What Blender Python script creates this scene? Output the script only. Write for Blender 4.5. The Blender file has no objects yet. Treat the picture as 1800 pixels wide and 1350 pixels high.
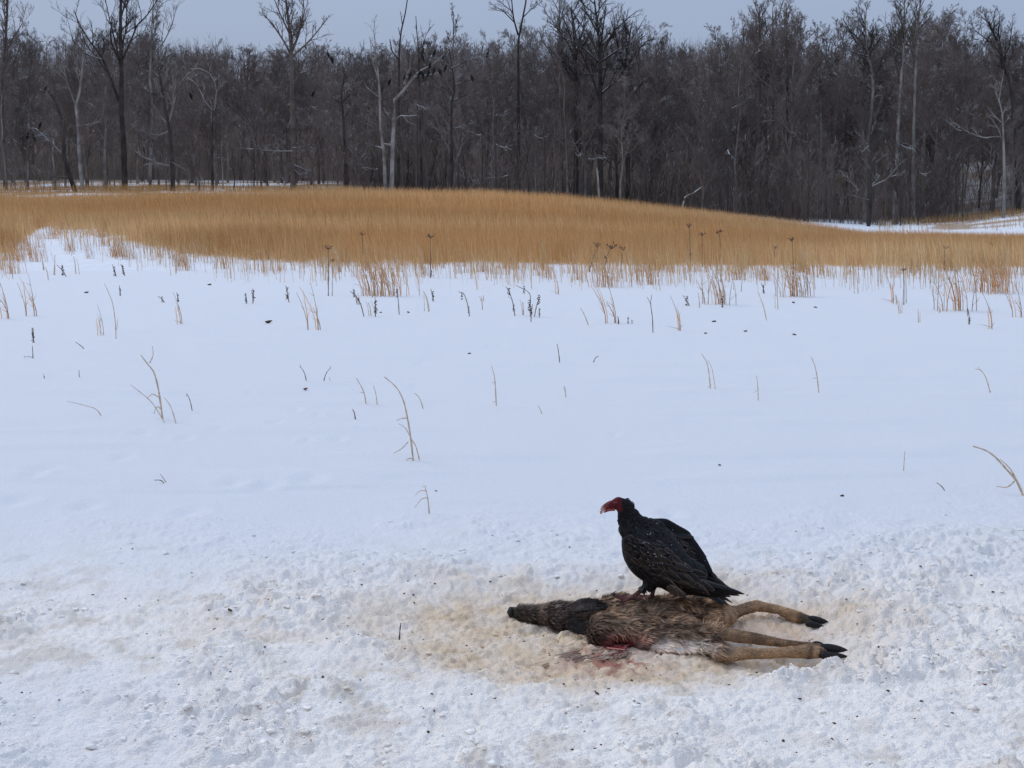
import bpy, math, random
import numpy as np
from mathutils import Vector, Matrix

R = math.radians
C = bpy.context.scene.collection
SC = bpy.context.scene
rng = np.random.default_rng(7)
random.seed(7)

# ------------------------------------------------------------------ camera
F, CX, CY, HOR, CAMH = 2600.0, 900.0, 675.0, 370.0, 1.6      # photograph pixels
PITCH = math.atan((CY - HOR) / F)
cam = bpy.data.cameras.new('camera')
cam.sensor_width = 36.0
cam.lens = F / 1800.0 * 36.0
cam.clip_start, cam.clip_end = 0.1, 4000
camo = bpy.data.objects.new('camera', cam)
camo.location = (0, 0, CAMH)
camo.rotation_euler = (math.pi / 2 - PITCH, 0, 0)
C.objects.link(camo)
SC.camera = camo

# ------------------------------------------------------------------ world, sun
SUN_EL, SUN_ROT = R(38), R(-50)
W = bpy.data.worlds.new('World')
SC.world = W
W.use_nodes = True
nt = W.node_tree
nt.nodes.clear()
out = nt.nodes.new('ShaderNodeOutputWorld')
bg = nt.nodes.new('ShaderNodeBackground')
bg.inputs['Strength'].default_value = 0.0995
sky = nt.nodes.new('ShaderNodeTexSky')
sky.sky_type = 'NISHITA'
sky.sun_disc = False
sky.sun_elevation = SUN_EL
sky.sun_rotation = SUN_ROT
sky.dust_density = 3.0
tc = nt.nodes.new('ShaderNodeTexCoord')
sep = nt.nodes.new('ShaderNodeSeparateXYZ')
nt.links.new(tc.outputs['Generated'], sep.inputs[0])
mr = nt.nodes.new('ShaderNodeMapRange')          # an overcast dome: the zenith brighter than the horizon
mr.inputs['From Min'].default_value = 0.0
mr.inputs['From Max'].default_value = 1.0
mr.inputs['To Min'].default_value = 0.98
mr.inputs['To Max'].default_value = 2.28
nt.links.new(sep.outputs['Z'], mr.inputs['Value'])
nz = nt.nodes.new('ShaderNodeTexNoise')
nz.inputs['Scale'].default_value = 2.2
nz.inputs['Detail'].default_value = 3
mp = nt.nodes.new('ShaderNodeMapping')
mp.inputs['Scale'].default_value = (1, 1, 5)
nt.links.new(tc.outputs['Generated'], mp.inputs['Vector'])
nt.links.new(mp.outputs[0], nz.inputs['Vector'])
mr2 = nt.nodes.new('ShaderNodeMapRange')
mr2.inputs['To Min'].default_value = 0.92
mr2.inputs['To Max'].default_value = 1.08
nt.links.new(nz.outputs['Fac'], mr2.inputs['Value'])
mul = nt.nodes.new('ShaderNodeMath')
mul.operation = 'MULTIPLY'
nt.links.new(mr.outputs[0], mul.inputs[0])
nt.links.new(mr2.outputs[0], mul.inputs[1])
cloud = nt.nodes.new('ShaderNodeVectorMath')
cloud.operation = 'SCALE'
cloud.inputs[0].default_value = (3.08, 3.77, 5.20)
nt.links.new(mul.outputs[0], cloud.inputs['Scale'])
mix = nt.nodes.new('ShaderNodeMix')
mix.data_type = 'RGBA'
mix.inputs['Factor'].default_value = 0.94
nt.links.new(sky.outputs[0], mix.inputs['A'])
nt.links.new(cloud.outputs[0], mix.inputs['B'])
nt.links.new(mix.outputs['Result'], bg.inputs['Color'])
nt.links.new(bg.outputs[0], out.inputs[0])

sun = bpy.data.lights.new('sun', 'SUN')
sun.energy = 1.12
sun.angle = R(24)
sun.color = (1.0, 0.97, 0.93)
suno = bpy.data.objects.new('sun', sun)
# light comes from the left, a little behind the bird
sd = Vector((-math.cos(SUN_EL) * 0.75, math.cos(SUN_EL) * 0.66, math.sin(SUN_EL)))
suno.rotation_euler = sd.to_track_quat('Z', 'Y').to_euler()
suno.location = (0, 0, 60)
C.objects.link(suno)

SC.view_settings.view_transform = 'Standard'
SC.view_settings.look = 'None'
SC.view_settings.exposure = 0.0
SC.view_settings.gamma = 1.0
SC.view_settings.use_curve_mapping = False
SC.cycles.max_bounces = 6
SC.cycles.diffuse_bounces = 4

# ------------------------------------------------------------------ helpers
CP, SP = math.cos(PITCH), math.sin(PITCH)


def ray(px, py):
    a, b = (px - CX) / F, -(py - CY) / F
    return np.array([a, CP + b * SP, -SP + b * CP])


def at(px, py, z=0.0):                       # the point at height z seen at that place in the photograph
    d = ray(px, py)
    t = (z - CAMH) / d[2]
    return np.array([d[0] * t, d[1] * t, z])


def up(px, py, Y):                           # the same on the upright plane at distance Y
    d = ray(px, py)
    t = Y / d[1]
    return np.array([d[0] * t, Y, CAMH + d[2] * t])


def to_px(x, y, z):
    zc = y * CP - (z - CAMH) * SP
    yc = y * SP + (z - CAMH) * CP
    zc = np.maximum(zc, 0.3)
    return CX + F * x / zc, CY - F * yc / zc


def az(x, y):                                # direction of a ground point, as the photograph's column
    return CX + F * x / np.maximum(y, 1.0)


def sstep(a, b, v):
    t = np.clip((v - a) / (b - a), 0, 1)
    return t * t * (3 - 2 * t)


def h2(ix, iy, s=0):
    ix = ix.astype(np.int64)
    iy = iy.astype(np.int64)
    n = (ix * 374761393 + iy * 668265263 + s * 974634777) & 0x7fffffff
    n = ((n ^ (n >> 13)) * 1274126177) & 0x7fffffff
    n = ((n ^ (n >> 16)) * 668265263) & 0x7fffffff
    return ((n ^ (n >> 15)) & 0xffffff) / float(0xffffff)


def vnoise(x, y, s=0):
    ix, iy = np.floor(x), np.floor(y)
    fx, fy = x - ix, y - iy
    fx = fx * fx * fx * (fx * (fx * 6 - 15) + 10)
    fy = fy * fy * fy * (fy * (fy * 6 - 15) + 10)
    a, b = h2(ix, iy, s), h2(ix + 1, iy, s)
    c, d = h2(ix, iy + 1, s), h2(ix + 1, iy + 1, s)
    return (a + (b - a) * fx) * (1 - fy) + (c + (d - c) * fx) * fy


def fbm(x, y, o=4, s=0):
    v, a, t = 0, 1, 0
    for k in range(o):
        v = v + a * vnoise(x * 2 ** k + 17.3 * k, y * 2 ** k - 9.1 * k, s + k)
        t += a
        a *= 0.5
    return v / t


def worley(x, y, s=0):
    ix, iy = np.floor(x), np.floor(y)
    f1 = np.full(x.shape, 9.0)
    val = np.zeros(x.shape)
    for dx in (-1, 0, 1):
        for dy in (-1, 0, 1):
            cx, cy = ix + dx, iy + dy
            px = cx + h2(cx, cy, s)
            py = cy + h2(cx, cy, s + 5)
            d = (x - px) ** 2 + (y - py) ** 2
            m = d < f1
            f1 = np.where(m, d, f1)
            val = np.where(m, h2(cx, cy, s + 9), val)
    return np.sqrt(f1), val


def mesh_np(name, V, Q=None, T=None, col=None, smooth=True):
    V = np.asarray(V, dtype=np.float32).reshape(-1, 3)
    nq = 0 if Q is None else len(Q)
    nt_ = 0 if T is None else len(T)
    me = bpy.data.meshes.new(name)
    me.vertices.add(len(V))
    me.vertices.foreach_set('co', V.ravel())
    idx = []
    if nq: idx.append(np.asarray(Q, dtype=np.int32).ravel())
    if nt_: idx.append(np.asarray(T, dtype=np.int32).ravel())
    idx = np.concatenate(idx)
    me.loops.add(len(idx))
    me.loops.foreach_set('vertex_index', idx)
    me.polygons.add(nq + nt_)
    st = np.concatenate([np.arange(nq) * 4, nq * 4 + np.arange(nt_) * 3]).astype(np.int32)
    me.polygons.foreach_set('loop_start', st)
    if smooth:
        me.polygons.foreach_set('use_smooth', np.ones(nq + nt_, dtype=bool))
    me.update(calc_edges=True)
    if col is not None:
        a = me.color_attributes.new('col', 'FLOAT_COLOR', 'POINT')
        c = np.ones((len(V), 4), dtype=np.float32)
        c[:, :3] = col
        a.data.foreach_set('color', c.ravel())
    return me


def obj(name, me, mat=None, parent=None, loc=None):
    o = bpy.data.objects.new(name, me)
    C.objects.link(o)
    if mat is not None and me is not None and len(me.materials) == 0:
        me.materials.append(mat)
    if parent is not None:
        o.parent = parent
    if loc is not None:
        o.location = loc
    return o


def tag(o, label=None, cat=None, group=None, kind=None):
    if label: o['label'] = label
    if cat: o['category'] = cat
    if group: o['group'] = group
    if kind: o['kind'] = kind
    return o


def empty(name, loc):
    o = bpy.data.objects.new(name, None)
    o.location = loc
    o.empty_display_size = 0.1
    C.objects.link(o)
    return o


def material(name, base=(0.5, 0.5, 0.5), rough=0.8, spec=0.3, attr=False, noise=None, bump=None, rnd=None, snow=None, trans=None):
    m = bpy.data.materials.new(name)
    m.use_nodes = True
    t = m.node_tree
    b = t.nodes['Principled BSDF']
    b.inputs['Roughness'].default_value = rough
    b.inputs['Specular IOR Level'].default_value = spec
    if attr:
        n = t.nodes.new('ShaderNodeAttribute')
        n.attribute_name = 'col'
        c = n.outputs['Color']
    else:
        n = t.nodes.new('ShaderNodeRGB')
        n.outputs[0].default_value = (*base, 1)
        c = n.outputs[0]

    def scaled(c, fac):
        v = t.nodes.new('ShaderNodeVectorMath')
        v.operation = 'SCALE'
        t.links.new(c, v.inputs[0])
        t.links.new(fac, v.inputs['Scale'])
        return v.outputs[0]
    geo = t.nodes.new('ShaderNodeNewGeometry')
    if noise:                                   # (scale, low, high)
        nn = t.nodes.new('ShaderNodeTexNoise')
        nn.inputs['Scale'].default_value = noise[0]
        nn.inputs['Detail'].default_value = 5
        t.links.new(geo.outputs['Position'], nn.inputs['Vector'])
        mrr = t.nodes.new('ShaderNodeMapRange')
        mrr.inputs['From Min'].default_value = 0.3
        mrr.inputs['From Max'].default_value = 0.7
        mrr.inputs['To Min'].default_value = noise[1]
        mrr.inputs['To Max'].default_value = noise[2]
        t.links.new(nn.outputs['Fac'], mrr.inputs['Value'])
        c = scaled(c, mrr.outputs[0])
    if rnd:
        oi = t.nodes.new('ShaderNodeObjectInfo')
        mrr = t.nodes.new('ShaderNodeMapRange')
        mrr.inputs['To Min'].default_value = rnd[0]
        mrr.inputs['To Max'].default_value = rnd[1]
        t.links.new(oi.outputs['Random'], mrr.inputs['Value'])
        c = scaled(c, mrr.outputs[0])
    if snow:                                    # snow lying on the upper side of branches: (scale, threshold)
        sp = t.nodes.new('ShaderNodeSeparateXYZ')
        t.links.new(geo.outputs['Normal'], sp.inputs[0])
        m1 = t.nodes.new('ShaderNodeMapRange')
        m1.inputs['From Min'].default_value = 0.55
        m1.inputs['From Max'].default_value = 0.75
        t.links.new(sp.outputs['Z'], m1.inputs['Value'])
        nn = t.nodes.new('ShaderNodeTexNoise')
        nn.inputs['Scale'].default_value = snow[0]
        nn.inputs['Detail'].default_value = 2
        t.links.new(geo.outputs['Position'], nn.inputs['Vector'])
        m2 = t.nodes.new('ShaderNodeMapRange')
        m2.inputs['From Min'].default_value = snow[1]
        m2.inputs['From Max'].default_value = snow[1] + 0.06
        t.links.new(nn.outputs['Fac'], m2.inputs['Value'])
        mm = t.nodes.new('ShaderNodeMath')
        mm.operation = 'MULTIPLY'
        t.links.new(m1.outputs[0], mm.inputs[0])
        t.links.new(m2.outputs[0], mm.inputs[1])
        mx = t.nodes.new('ShaderNodeMix')
        mx.data_type = 'RGBA'
        t.links.new(mm.outputs[0], mx.inputs['Factor'])
        t.links.new(c, mx.inputs['A'])
        mx.inputs['B'].default_value = (0.78, 0.8, 0.82, 1)
        c = mx.outputs['Result']
    t.links.new(c, b.inputs['Base Color'])
    if trans:                                   # thin dry blades let light through
        tr = t.nodes.new('ShaderNodeBsdfTranslucent')
        t.links.new(c, tr.inputs['Color'])
        ms = t.nodes.new('ShaderNodeMixShader')
        ms.inputs[0].default_value = trans
        t.links.new(b.outputs[0], ms.inputs[1])
        t.links.new(tr.outputs[0], ms.inputs[2])
        t.links.new(ms.outputs[0], t.nodes['Material Output'].inputs['Surface'])
    if bump:                                    # (scale, strength, distance)
        nn = t.nodes.new('ShaderNodeTexNoise')
        nn.inputs['Scale'].default_value = bump[0]
        nn.inputs['Detail'].default_value = 6
        t.links.new(geo.outputs['Position'], nn.inputs['Vector'])
        bn = t.nodes.new('ShaderNodeBump')
        bn.inputs['Strength'].default_value = bump[1]
        bn.inputs['Distance'].default_value = bump[2]
        t.links.new(nn.outputs['Fac'], bn.inputs['Height'])
        t.links.new(bn.outputs[0], b.inputs['Normal'])
    return m


M = {
    'snow': material('snow', attr=True, rough=0.75, spec=0.2, noise=(60, 0.97, 1.03), bump=(150, 0.9, 0.010)),
    'clod': material('snow_clod', attr=True, rough=0.75, spec=0.2, noise=(60, 0.97, 1.03)),
    'field': material('field', attr=True, rough=0.9, spec=0.1, noise=(3, 0.92, 1.06)),
    'grass': material('dry_grass', attr=True, rough=0.8, spec=0.1, trans=0.45),
    'stalk': material('dry_stalk', base=(0.62, 0.45, 0.30), rough=0.75, noise=(40, 0.7, 1.25)),
    'weed': material('dark_weed', base=(0.12, 0.075, 0.055), rough=0.9, noise=(60, 0.6, 1.4)),
    'weed_stem': material('weed_stem', base=(0.2, 0.125, 0.075), rough=0.85, noise=(40, 0.7, 1.2)),
    'bark': material('bark', base=(0.160, 0.134, 0.118), rough=0.9, spec=0.1, noise=(0.8, 0.6, 1.4), rnd=(0.6, 1.2), snow=(0.55, 0.53)),
    'twig': material('twig', base=(0.190, 0.155, 0.138), rough=0.9, spec=0.1, noise=(0.3, 0.7, 1.35), rnd=(0.6, 1.3), snow=(0.5, 0.59)),
    'dark_bark': material('dark_bark', base=(0.062, 0.052, 0.047), rough=0.9, spec=0.1, noise=(0.9, 0.6, 1.4), snow=(0.55, 0.49)),
    'pale_bark': material('pale_bark', base=(0.29, 0.27, 0.245), rough=0.9, spec=0.1, noise=(0.9, 0.45, 1.35), snow=(0.55, 0.46)),
    'mid_bark': material('mid_bark', base=(0.24, 0.215, 0.19), rough=0.9, spec=0.1, noise=(0.9, 0.5, 1.4), snow=(0.55, 0.56)),
    'snag_bark': material('snag_bark', base=(0.16, 0.145, 0.13), rough=0.9, spec=0.1, noise=(0.9, 0.5, 1.4), snow=(0.8, 0.45)),
    'far_twig': material('far_twig', base=(0.150, 0.123, 0.112), rough=0.95, spec=0.05, noise=(0.05, 0.75, 1.25)),
    'brush': material('brush', base=(0.155, 0.122, 0.104), rough=0.95, spec=0.05, noise=(0.15, 0.6, 1.5), snow=(0.7, 0.60)),
    'black_bird': material('black_bird', base=(0.008, 0.008, 0.009), rough=0.6),
    'skin': material('animal_hide', attr=True, rough=0.85, spec=0.2, noise=(70, 0.75, 1.25), bump=(120, 0.5, 0.004)),
    'fur': material('fur', attr=True, rough=0.7, spec=0.25),
    'hoof': material('hoof', base=(0.014, 0.012, 0.011), rough=0.6, spec=0.25, noise=(90, 0.5, 1.8), bump=(90, 0.3, 0.002)),
    'bird_skin': material('bird_body', attr=True, rough=0.65, spec=0.12, noise=(120, 0.7, 1.3), bump=(260, 0.6, 0.003)),
    'feather': material('feather', attr=True, rough=0.5, spec=0.22, noise=(130, 0.55, 1.5)),
    'beak': material('beak', attr=True, rough=0.45, spec=0.35, noise=(220, .7, 1.3)),
    'eye': material('eye', base=(0.02, 0.012, 0.01), rough=0.1, spec=0.6),
    'scrap': material('scrap', base=(0.10, 0.055, 0.03), rough=0.9, noise=(80, 0.5, 1.5)),
    'red_scrap': material('red_scrap', base=(0.20, 0.03, 0.025), rough=0.7, noise=(80, 0.6, 1.4)),
}

# ------------------------------------------------------------------ terrain
def ip(u, xs, ys):
    return np.interp(u, xs, ys)


U1 = [-300, 0, 300, 600, 850, 1000, 1200, 1350, 1450, 1520, 1650, 1800, 2200]
YC = [350, 343, 337, 331, 333, 342, 362, 380, 393, 403, 405, 407, 412]
U2 = [-300, 0, 300, 600, 900, 1200, 1400, 1550, 1700, 1800, 2200]
Y150 = [342, 339, 338, 338, 350, 372, 391, 400, 392, 380, 370]
Y172 = [338, 335, 333, 335, 346, 368, 385, 391, 384, 371, 361]
Y230 = [318, 316, 316, 318, 330, 352, 362, 350, 325, 318, 315]


def terrain(x, y):
    x, y = np.asarray(x, float), np.asarray(y, float)
    u = np.clip(az(x, y), -300, 2200)
    z105 = 1.6 + (370 - ip(u, U1, YC)) * 105 / F - 0.86
    z122 = z105 - 0.45
    z150 = 1.6 + (370 - ip(u, U2, Y150)) * 150 / F
    z122 = np.minimum(z122, z150 + 0.5)
    z172 = 1.6 + (370 - ip(u, U2, Y172)) * 172 / F
    z230 = 1.6 + (370 - ip(u, U2, Y230)) * 230 / F
    ys = [40, 105, 122, 150, 172, 230, 360, 500]
    zs = [0 * x, z105, z122, z150, z172, z230, 0 * x + 34.0, 0 * x + 38.0]
    rid = 5.5 * (fbm(x * .022, y * .012, 3, 171) - .5) * 2
    zs[6], zs[7] = zs[6] + rid, zs[7] + rid
    z = np.zeros_like(x)
    for k in range(len(ys) - 1):
        t = sstep(ys[k], ys[k + 1], y) if k == 0 else np.clip((y - ys[k]) / (ys[k + 1] - ys[k]), 0, 1)
        if k == 0:
            t = np.sin(np.clip((y - 40) / 65, 0, 1) * math.pi / 2) ** 1.35
        z = z + (zs[k + 1] - zs[k]) * t
    return z + 0.0 * y


def rough_mask(x, y):
    u, v = to_px(x, y, 0)
    edge = 905 + 45 * (fbm(x * 1.1, y * 1.1, 4, 50) - 0.5) * 2 + 35 * np.clip((700 - u) / 700, 0, 1) - 30 * np.clip((u - 1250) / 500, 0, 1)
    m = sstep(-60, 190, v - edge)
    smooth = sstep(520, 150, u) * sstep(1130, 1220, v) * 0.42
    m = m * (1 - smooth)
    return m * (y < 12)


def pit_mask(u, v):                              # the trampled hollow round the carcass
    du = np.where(u < 1100, (u - 1100) / 480.0, (u - 1100) / 425.0)
    dv = np.where(v < 1105, (v - 1105) / 85.0, (v - 1105) / 115.0)
    return np.sqrt(du * du + dv * dv)


prints = [(250, 762, .10), (325, 770, .08), (385, 756, .09), (485, 742, .08), (440, 690, .06), (520, 720, .07),
          (560, 728, .06), (75, 825, .13), (60, 838, .09), (215, 803, .09), (545, 845, .12), (470, 858, .1),
          (410, 852, .1), (540, 775, .07), (595, 773, .08), (880, 606, .13), (860, 609, .08), (740, 640, .09),
          (730, 680, .07), (150, 890, .1), (330, 905, .1), (1180, 905, .08), (30, 880, .12), (1080, 765, .06)]
prints_w = [(*at(a, b)[:2], c) for a, b, c in prints]


def snow_h(x, y):
    u, v = to_px(x, y, 0)
    h = 0.05 * (fbm(x * 0.45, y * 0.3, 3, 3) - 0.5) * sstep(40, 30, y) + 0.012 * (fbm(x * 1.6, y * 0.9, 3, 8) - 0.5) * sstep(40, 25, y)
    near = y < 22
    m = np.where(near, rough_mask(x, y), 0)
    e = pit_mask(u, v)
    pit = sstep(1.15, 0.75, e) * (y < 8)
    wx = x + 0.03 * (vnoise(x * 14, y * 14, 71) - .5) * 2
    wy = y + 0.03 * (vnoise(x * 14, y * 14, 72) - .5) * 2
    w1, v1 = worley(wx * 7, wy * 7, 11)
    w2, v2 = worley(wx * 17, wy * 17, 21)
    w3, v3 = worley(x * 40, y * 40, 31)
    b1 = np.sqrt(np.clip(1 - (w1 / 0.72) ** 2, 0, 1)) * (0.3 + v1)
    b2 = np.sqrt(np.clip(1 - (w2 / 0.7) ** 2, 0, 1)) * (0.25 + v2)
    b3 = np.sqrt(np.clip(1 - (w3 / 0.7) ** 2, 0, 1)) * (0.3 + v3)
    broad = fbm(x * 3.1, y * 3.1, 4, 41) - 0.5
    patch = sstep(0.35, 0.62, fbm(x * 2.0, y * 2.0, 3, 45))
    bil = 0
    for sc_, am in ((4.5, .014), (10, .018), (21, .017), (44, .0125), (88, .006)):
        bil = bil + am * np.abs(2 * vnoise(wx * sc_ + 3.7, wy * sc_ * .8, 300 + int(sc_)) - 1)
    lum = bil * (.45 + .75 * patch) + 0.034 * broad + 0.014 * b1 * (0.3 + 0.7 * patch) + 0.016 * b2 * (0.3 + 0.7 * patch) + 0.007 * b3
    lumpit = bil * .6 + 0.018 * broad + 0.010 * b2 + 0.009 * b3
    h = h + m * (lum * (1 - pit) + lumpit * pit) - 0.035 * pit * m
    h = h - (.055 * np.exp(-(((u - 1410) / 130) ** 2 + ((v - 1146) / 42) ** 2)) + .030 * np.exp(-(((u - 955) / 85) ** 2 + ((v - 1104) / 22) ** 2))) * (y < 8)
    for (a, b, r) in prints_w:
        d2 = ((x - a) ** 2 + ((y - b) * 0.55) ** 2) / (r * r)
        h = h - 0.017 * np.exp(-d2 * 3.2) + 0.003 * np.exp(-(np.sqrt(d2) - 1.25) ** 2 * 9)
    # thin wind ridges across the smooth snow
    h = h + np.where(near, 0.017 * sstep(0.56, 0.70, fbm(x * 0.6, y * 2.6, 3, 61)) * (1 - m) * sstep(7, 9, y), 0)
    return h


def snow_col(x, y):
    u, v = to_px(x, y, 0)
    n = len(x)
    base = np.array([0.790, 0.795, 0.805])
    fg = np.array([0.965, 0.895, 0.815])
    m = rough_mask(x, y)[:, None]
    mw = (m[:, 0] * (.38 + .62 * sstep(900, 1100, v + 60 * (fbm(x * 2, y * 2, 3, 79) - .5))))[:, None]
    c = base * (1 - mw) + fg * mw
    # old grey-brown grime in the trampled snow, in flecks of its own
    g = sstep(0.50, 0.70, fbm(x * 11, y * 7, 4, 81)) * (0.35 + 0.65 * sstep(0.4, 0.65, fbm(x * 1.7, y * 1.7, 3, 85)))
    g = (g * mw[:, 0])[:, None]
    c = c * (1 - 0.48 * g) + np.array([0.60, 0.49, 0.36]) * 0.48 * g
    e = pit_mask(u, v) + 0.55 * (fbm(x * 5, y * 4, 5, 91) - 0.5)
    s = (0.30 * sstep(1.40, 0.9, e) + 0.70 * sstep(1.14, 0.60, e)) * (0.72 + 0.28 * sstep(0.3, 0.62, fbm(x * 15, y * 11, 4, 95)))
    tail = np.exp(-(((u - 560) / 260) ** 2 + ((v - 1105) / 50) ** 2)) * sstep(0.5, 0.68, fbm(x * 8, y * 6, 4, 97))
    s = np.clip(np.maximum(s, tail * 0.45), 0, 1)[:, None] * (m > 0.02)
    tan = np.array([0.79, 0.595, 0.395])
    tan2 = np.array([0.50, 0.35, 0.21])
    k = sstep(0.5, 0.72, fbm(x * 22, y * 16, 4, 99))[:, None]
    st = tan * (1 - 0.6 * k) + tan2 * 0.6 * k
    c = c * (1 - 0.94 * s) + st * 0.94 * s
    # the pink stain below the carcass
    r = np.exp(-(((u - 1072) / 80) ** 2 + ((v - 1160) / 24) ** 2)) * (0.15 + 1.3 * sstep(0.38, 0.62, fbm(x * 26, y * 18, 4, 103)))
    r = np.clip(r * 0.75, 0, 0.85)[:, None]
    c = c * (1 - r) + np.array([0.36, 0.11, 0.075]) * r
    r2 = np.exp(-(((u - 1330) / 110) ** 2 + ((v - 1105) / 22) ** 2))[:, None] * 0.3
    c = c * (1 - r2) + np.array([0.62, 0.36, 0.27]) * r2
    return np.clip(c, 0.01, 0.96)


# near snow sheet: fine where it is close to the camera
dense_u = np.concatenate([np.arange(-900, -150, 9.0), np.arange(-150, 1950, 3.0), np.arange(1950, 2710, 9.0)])
outer = np.array([60, 140, 260, 450, 800, 1500, 3000, 6000, 14000, 40000.0])
cols = np.concatenate([dense_u[0] - outer[::-1], dense_u, dense_u[-1] + outer])
pyr = np.concatenate([np.arange(1410, 860, -1.9), np.arange(860, 474.0, -3.4)])
rowsY = CAMH * F / (pyr - HOR)
rowsY = np.concatenate([[-60, -20, -5, 0.5, 2.5, 3.4, 3.8], rowsY[rowsY > 3.9], [40.0]])
Xg = (cols[None, :] - CX) / F * np.maximum(rowsY, 3.9)[:, None]
Yg = np.repeat(rowsY[:, None], len(cols), 1)
xf, yf = Xg.ravel(), Yg.ravel()
zf = snow_h(xf, yf) * sstep(39.9, 36, yf)
inner = (np.abs(az(xf, np.maximum(yf, 3.9)) - 900) < 2000)
zf = np.where(inner, zf, zf * 0)
nr, ncol = Xg.shape
ii = (np.arange(nr - 1)[:, None] * ncol + np.arange(ncol - 1)[None, :]).ravel()
Q = np.stack([ii, ii + 1, ii + ncol + 1, ii + ncol], 1)
me = mesh_np('snow_ground', np.stack([xf, yf, zf], 1), Q, col=snow_col(xf, yf))
tag(obj('snow_ground', me, M['snow']), kind='structure')

# the field, the hill beyond and the wooded slope, in one sheet out to the horizon
cols2 = np.concatenate([[-40000, -14000, -6000, -3000, -1600, -900], np.arange(-500, 2301, 11.0), [2700, 3400, 5000, 8000, 16000, 42000]])
rows2 = np.concatenate([np.arange(40, 110, 0.8), np.arange(110, 260, 1.5), np.arange(260, 500, 12), [520, 700, 1000, 1600, 2600]])
X2 = (cols2[None, :] - CX) / F * rows2[:, None]
Y2 = np.repeat(rows2[:, None], len(cols2), 1)
x2, y2 = X2.ravel(), Y2.ravel()
z2 = terrain(x2, y2)


BU = [-400, 0, 25, 75, 105, 180, 250, 330, 420, 600, 1200, 1800, 2300]
BY = [458, 452, 440, 402, 402, 412, 430, 446, 456, 462, 466, 469, 472]


def field_in(x, y, z):                            # how deep inside the dense grass a point lies, in photograph rows
    u, v = to_px(x, y, z)
    return ip(u, BU, BY) + 9 * (fbm(x * 0.9, y * 0.5, 3, 111) - 0.5) * 2 - v


def far_col(x, y, z):
    u, v = to_px(x, y, z)
    snow = np.array([0.790, 0.795, 0.805])
    thatch = np.array([0.60, 0.37, 0.17])
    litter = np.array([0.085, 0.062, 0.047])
    f = sstep(-1, 7, field_in(x, y, z)) * sstep(126, 114, y)
    f = f[:, None]
    c = snow * (1 - f) + thatch * f
    # rough ground between the hill and the wood
    t = sstep(0.40, 0.58, fbm(x * 0.12, y * 0.22, 4, 121)) * (y > 114)
    t = t * sstep(1480, 1380, u)
    t = np.maximum(t, 0.8 * sstep(0.5, 0.6, fbm(x * 0.3, y * 0.3, 4, 125)) * (y > 140) * sstep(1560, 1660, u))[:, None]
    c = c * (1 - t) + np.array([0.36, 0.22, 0.11]) * t
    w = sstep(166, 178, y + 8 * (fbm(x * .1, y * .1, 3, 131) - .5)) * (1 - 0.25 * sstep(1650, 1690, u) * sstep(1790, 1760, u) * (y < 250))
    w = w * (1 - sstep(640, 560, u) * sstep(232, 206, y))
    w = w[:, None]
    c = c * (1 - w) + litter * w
    return c


nr, ncol = X2.shape
ii = (np.arange(nr - 1)[:, None] * ncol + np.arange(ncol - 1)[None, :]).ravel()
Q = np.stack([ii, ii + 1, ii + ncol + 1, ii + ncol], 1)
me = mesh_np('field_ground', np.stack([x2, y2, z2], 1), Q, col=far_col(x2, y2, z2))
tag(obj('field_ground', me, M['field']), kind='structure')


def gz(x, y):
    x, y = np.atleast_1d(np.asarray(x, float)), np.atleast_1d(np.asarray(y, float))
    z = np.where(y < 40, snow_h(x, np.minimum(y, 39.9)) * sstep(39.9, 36, y), terrain(x, y))
    return z


# ------------------------------------------------------------------ tubes
def tubes(P, Rr, s=3):
    """P (m,n,3) polylines, Rr (m,n) radii -> verts, quads, tris"""
    m, n, _ = P.shape
    T = np.gradient(P, axis=1)
    T /= np.linalg.norm(T, axis=2, keepdims=True) + 1e-9
    ref = np.where(np.abs(T[..., 2:3]) > 0.92, np.array([1.0, 0, 0]), np.array([0, 0, 1.0]))
    A = np.cross(T, ref)
    A /= np.linalg.norm(A, axis=2, keepdims=True) + 1e-9
    B = np.cross(T, A)
    th = np.arange(s) / s * 2 * math.pi
    V = P[:, :, None, :] + Rr[:, :, None, None] * (A[:, :, None, :] * np.cos(th)[None, None, :, None] + B[:, :, None, :] * np.sin(th)[None, None, :, None])
    base = (np.arange(m) * n * s)[:, None, None]
    i = np.arange(n - 1)[None, :, None] * s
    k = np.arange(s)[None, None, :]
    k2 = (k + 1) % s
    Q = np.stack(np.broadcast_arrays(base + i + k, base + i + s + k, base + i + s + k2, base + i + k2), -1).reshape(-1, 4)
    return V.reshape(-1, 3), Q


def cones(P0, P1, R0):
    """single three-sided spikes"""
    m = len(P0)
    T = P1 - P0
    T /= np.linalg.norm(T, axis=1, keepdims=True) + 1e-9
    ref = np.where(np.abs(T[:, 2:3]) > 0.92, np.array([1.0, 0, 0]), np.array([0, 0, 1.0]))
    A = np.cross(T, ref)
    A /= np.linalg.norm(A, axis=1, keepdims=True) + 1e-9
    B = np.cross(T, A)
    V = np.empty((m, 4, 3))
    for j in range(3):
        a = j * 2 * math.pi / 3
        V[:, j] = P0 + R0[:, None] * (A * math.cos(a) + B * math.sin(a))
    V[:, 3] = P1
    b = np.arange(m)[:, None, None] * 4
    T3 = b + np.array([[[0, 3, 1], [1, 3, 2], [2, 3, 0]]])
    return V.reshape(-1, 3), T3.reshape(-1, 3)


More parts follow.
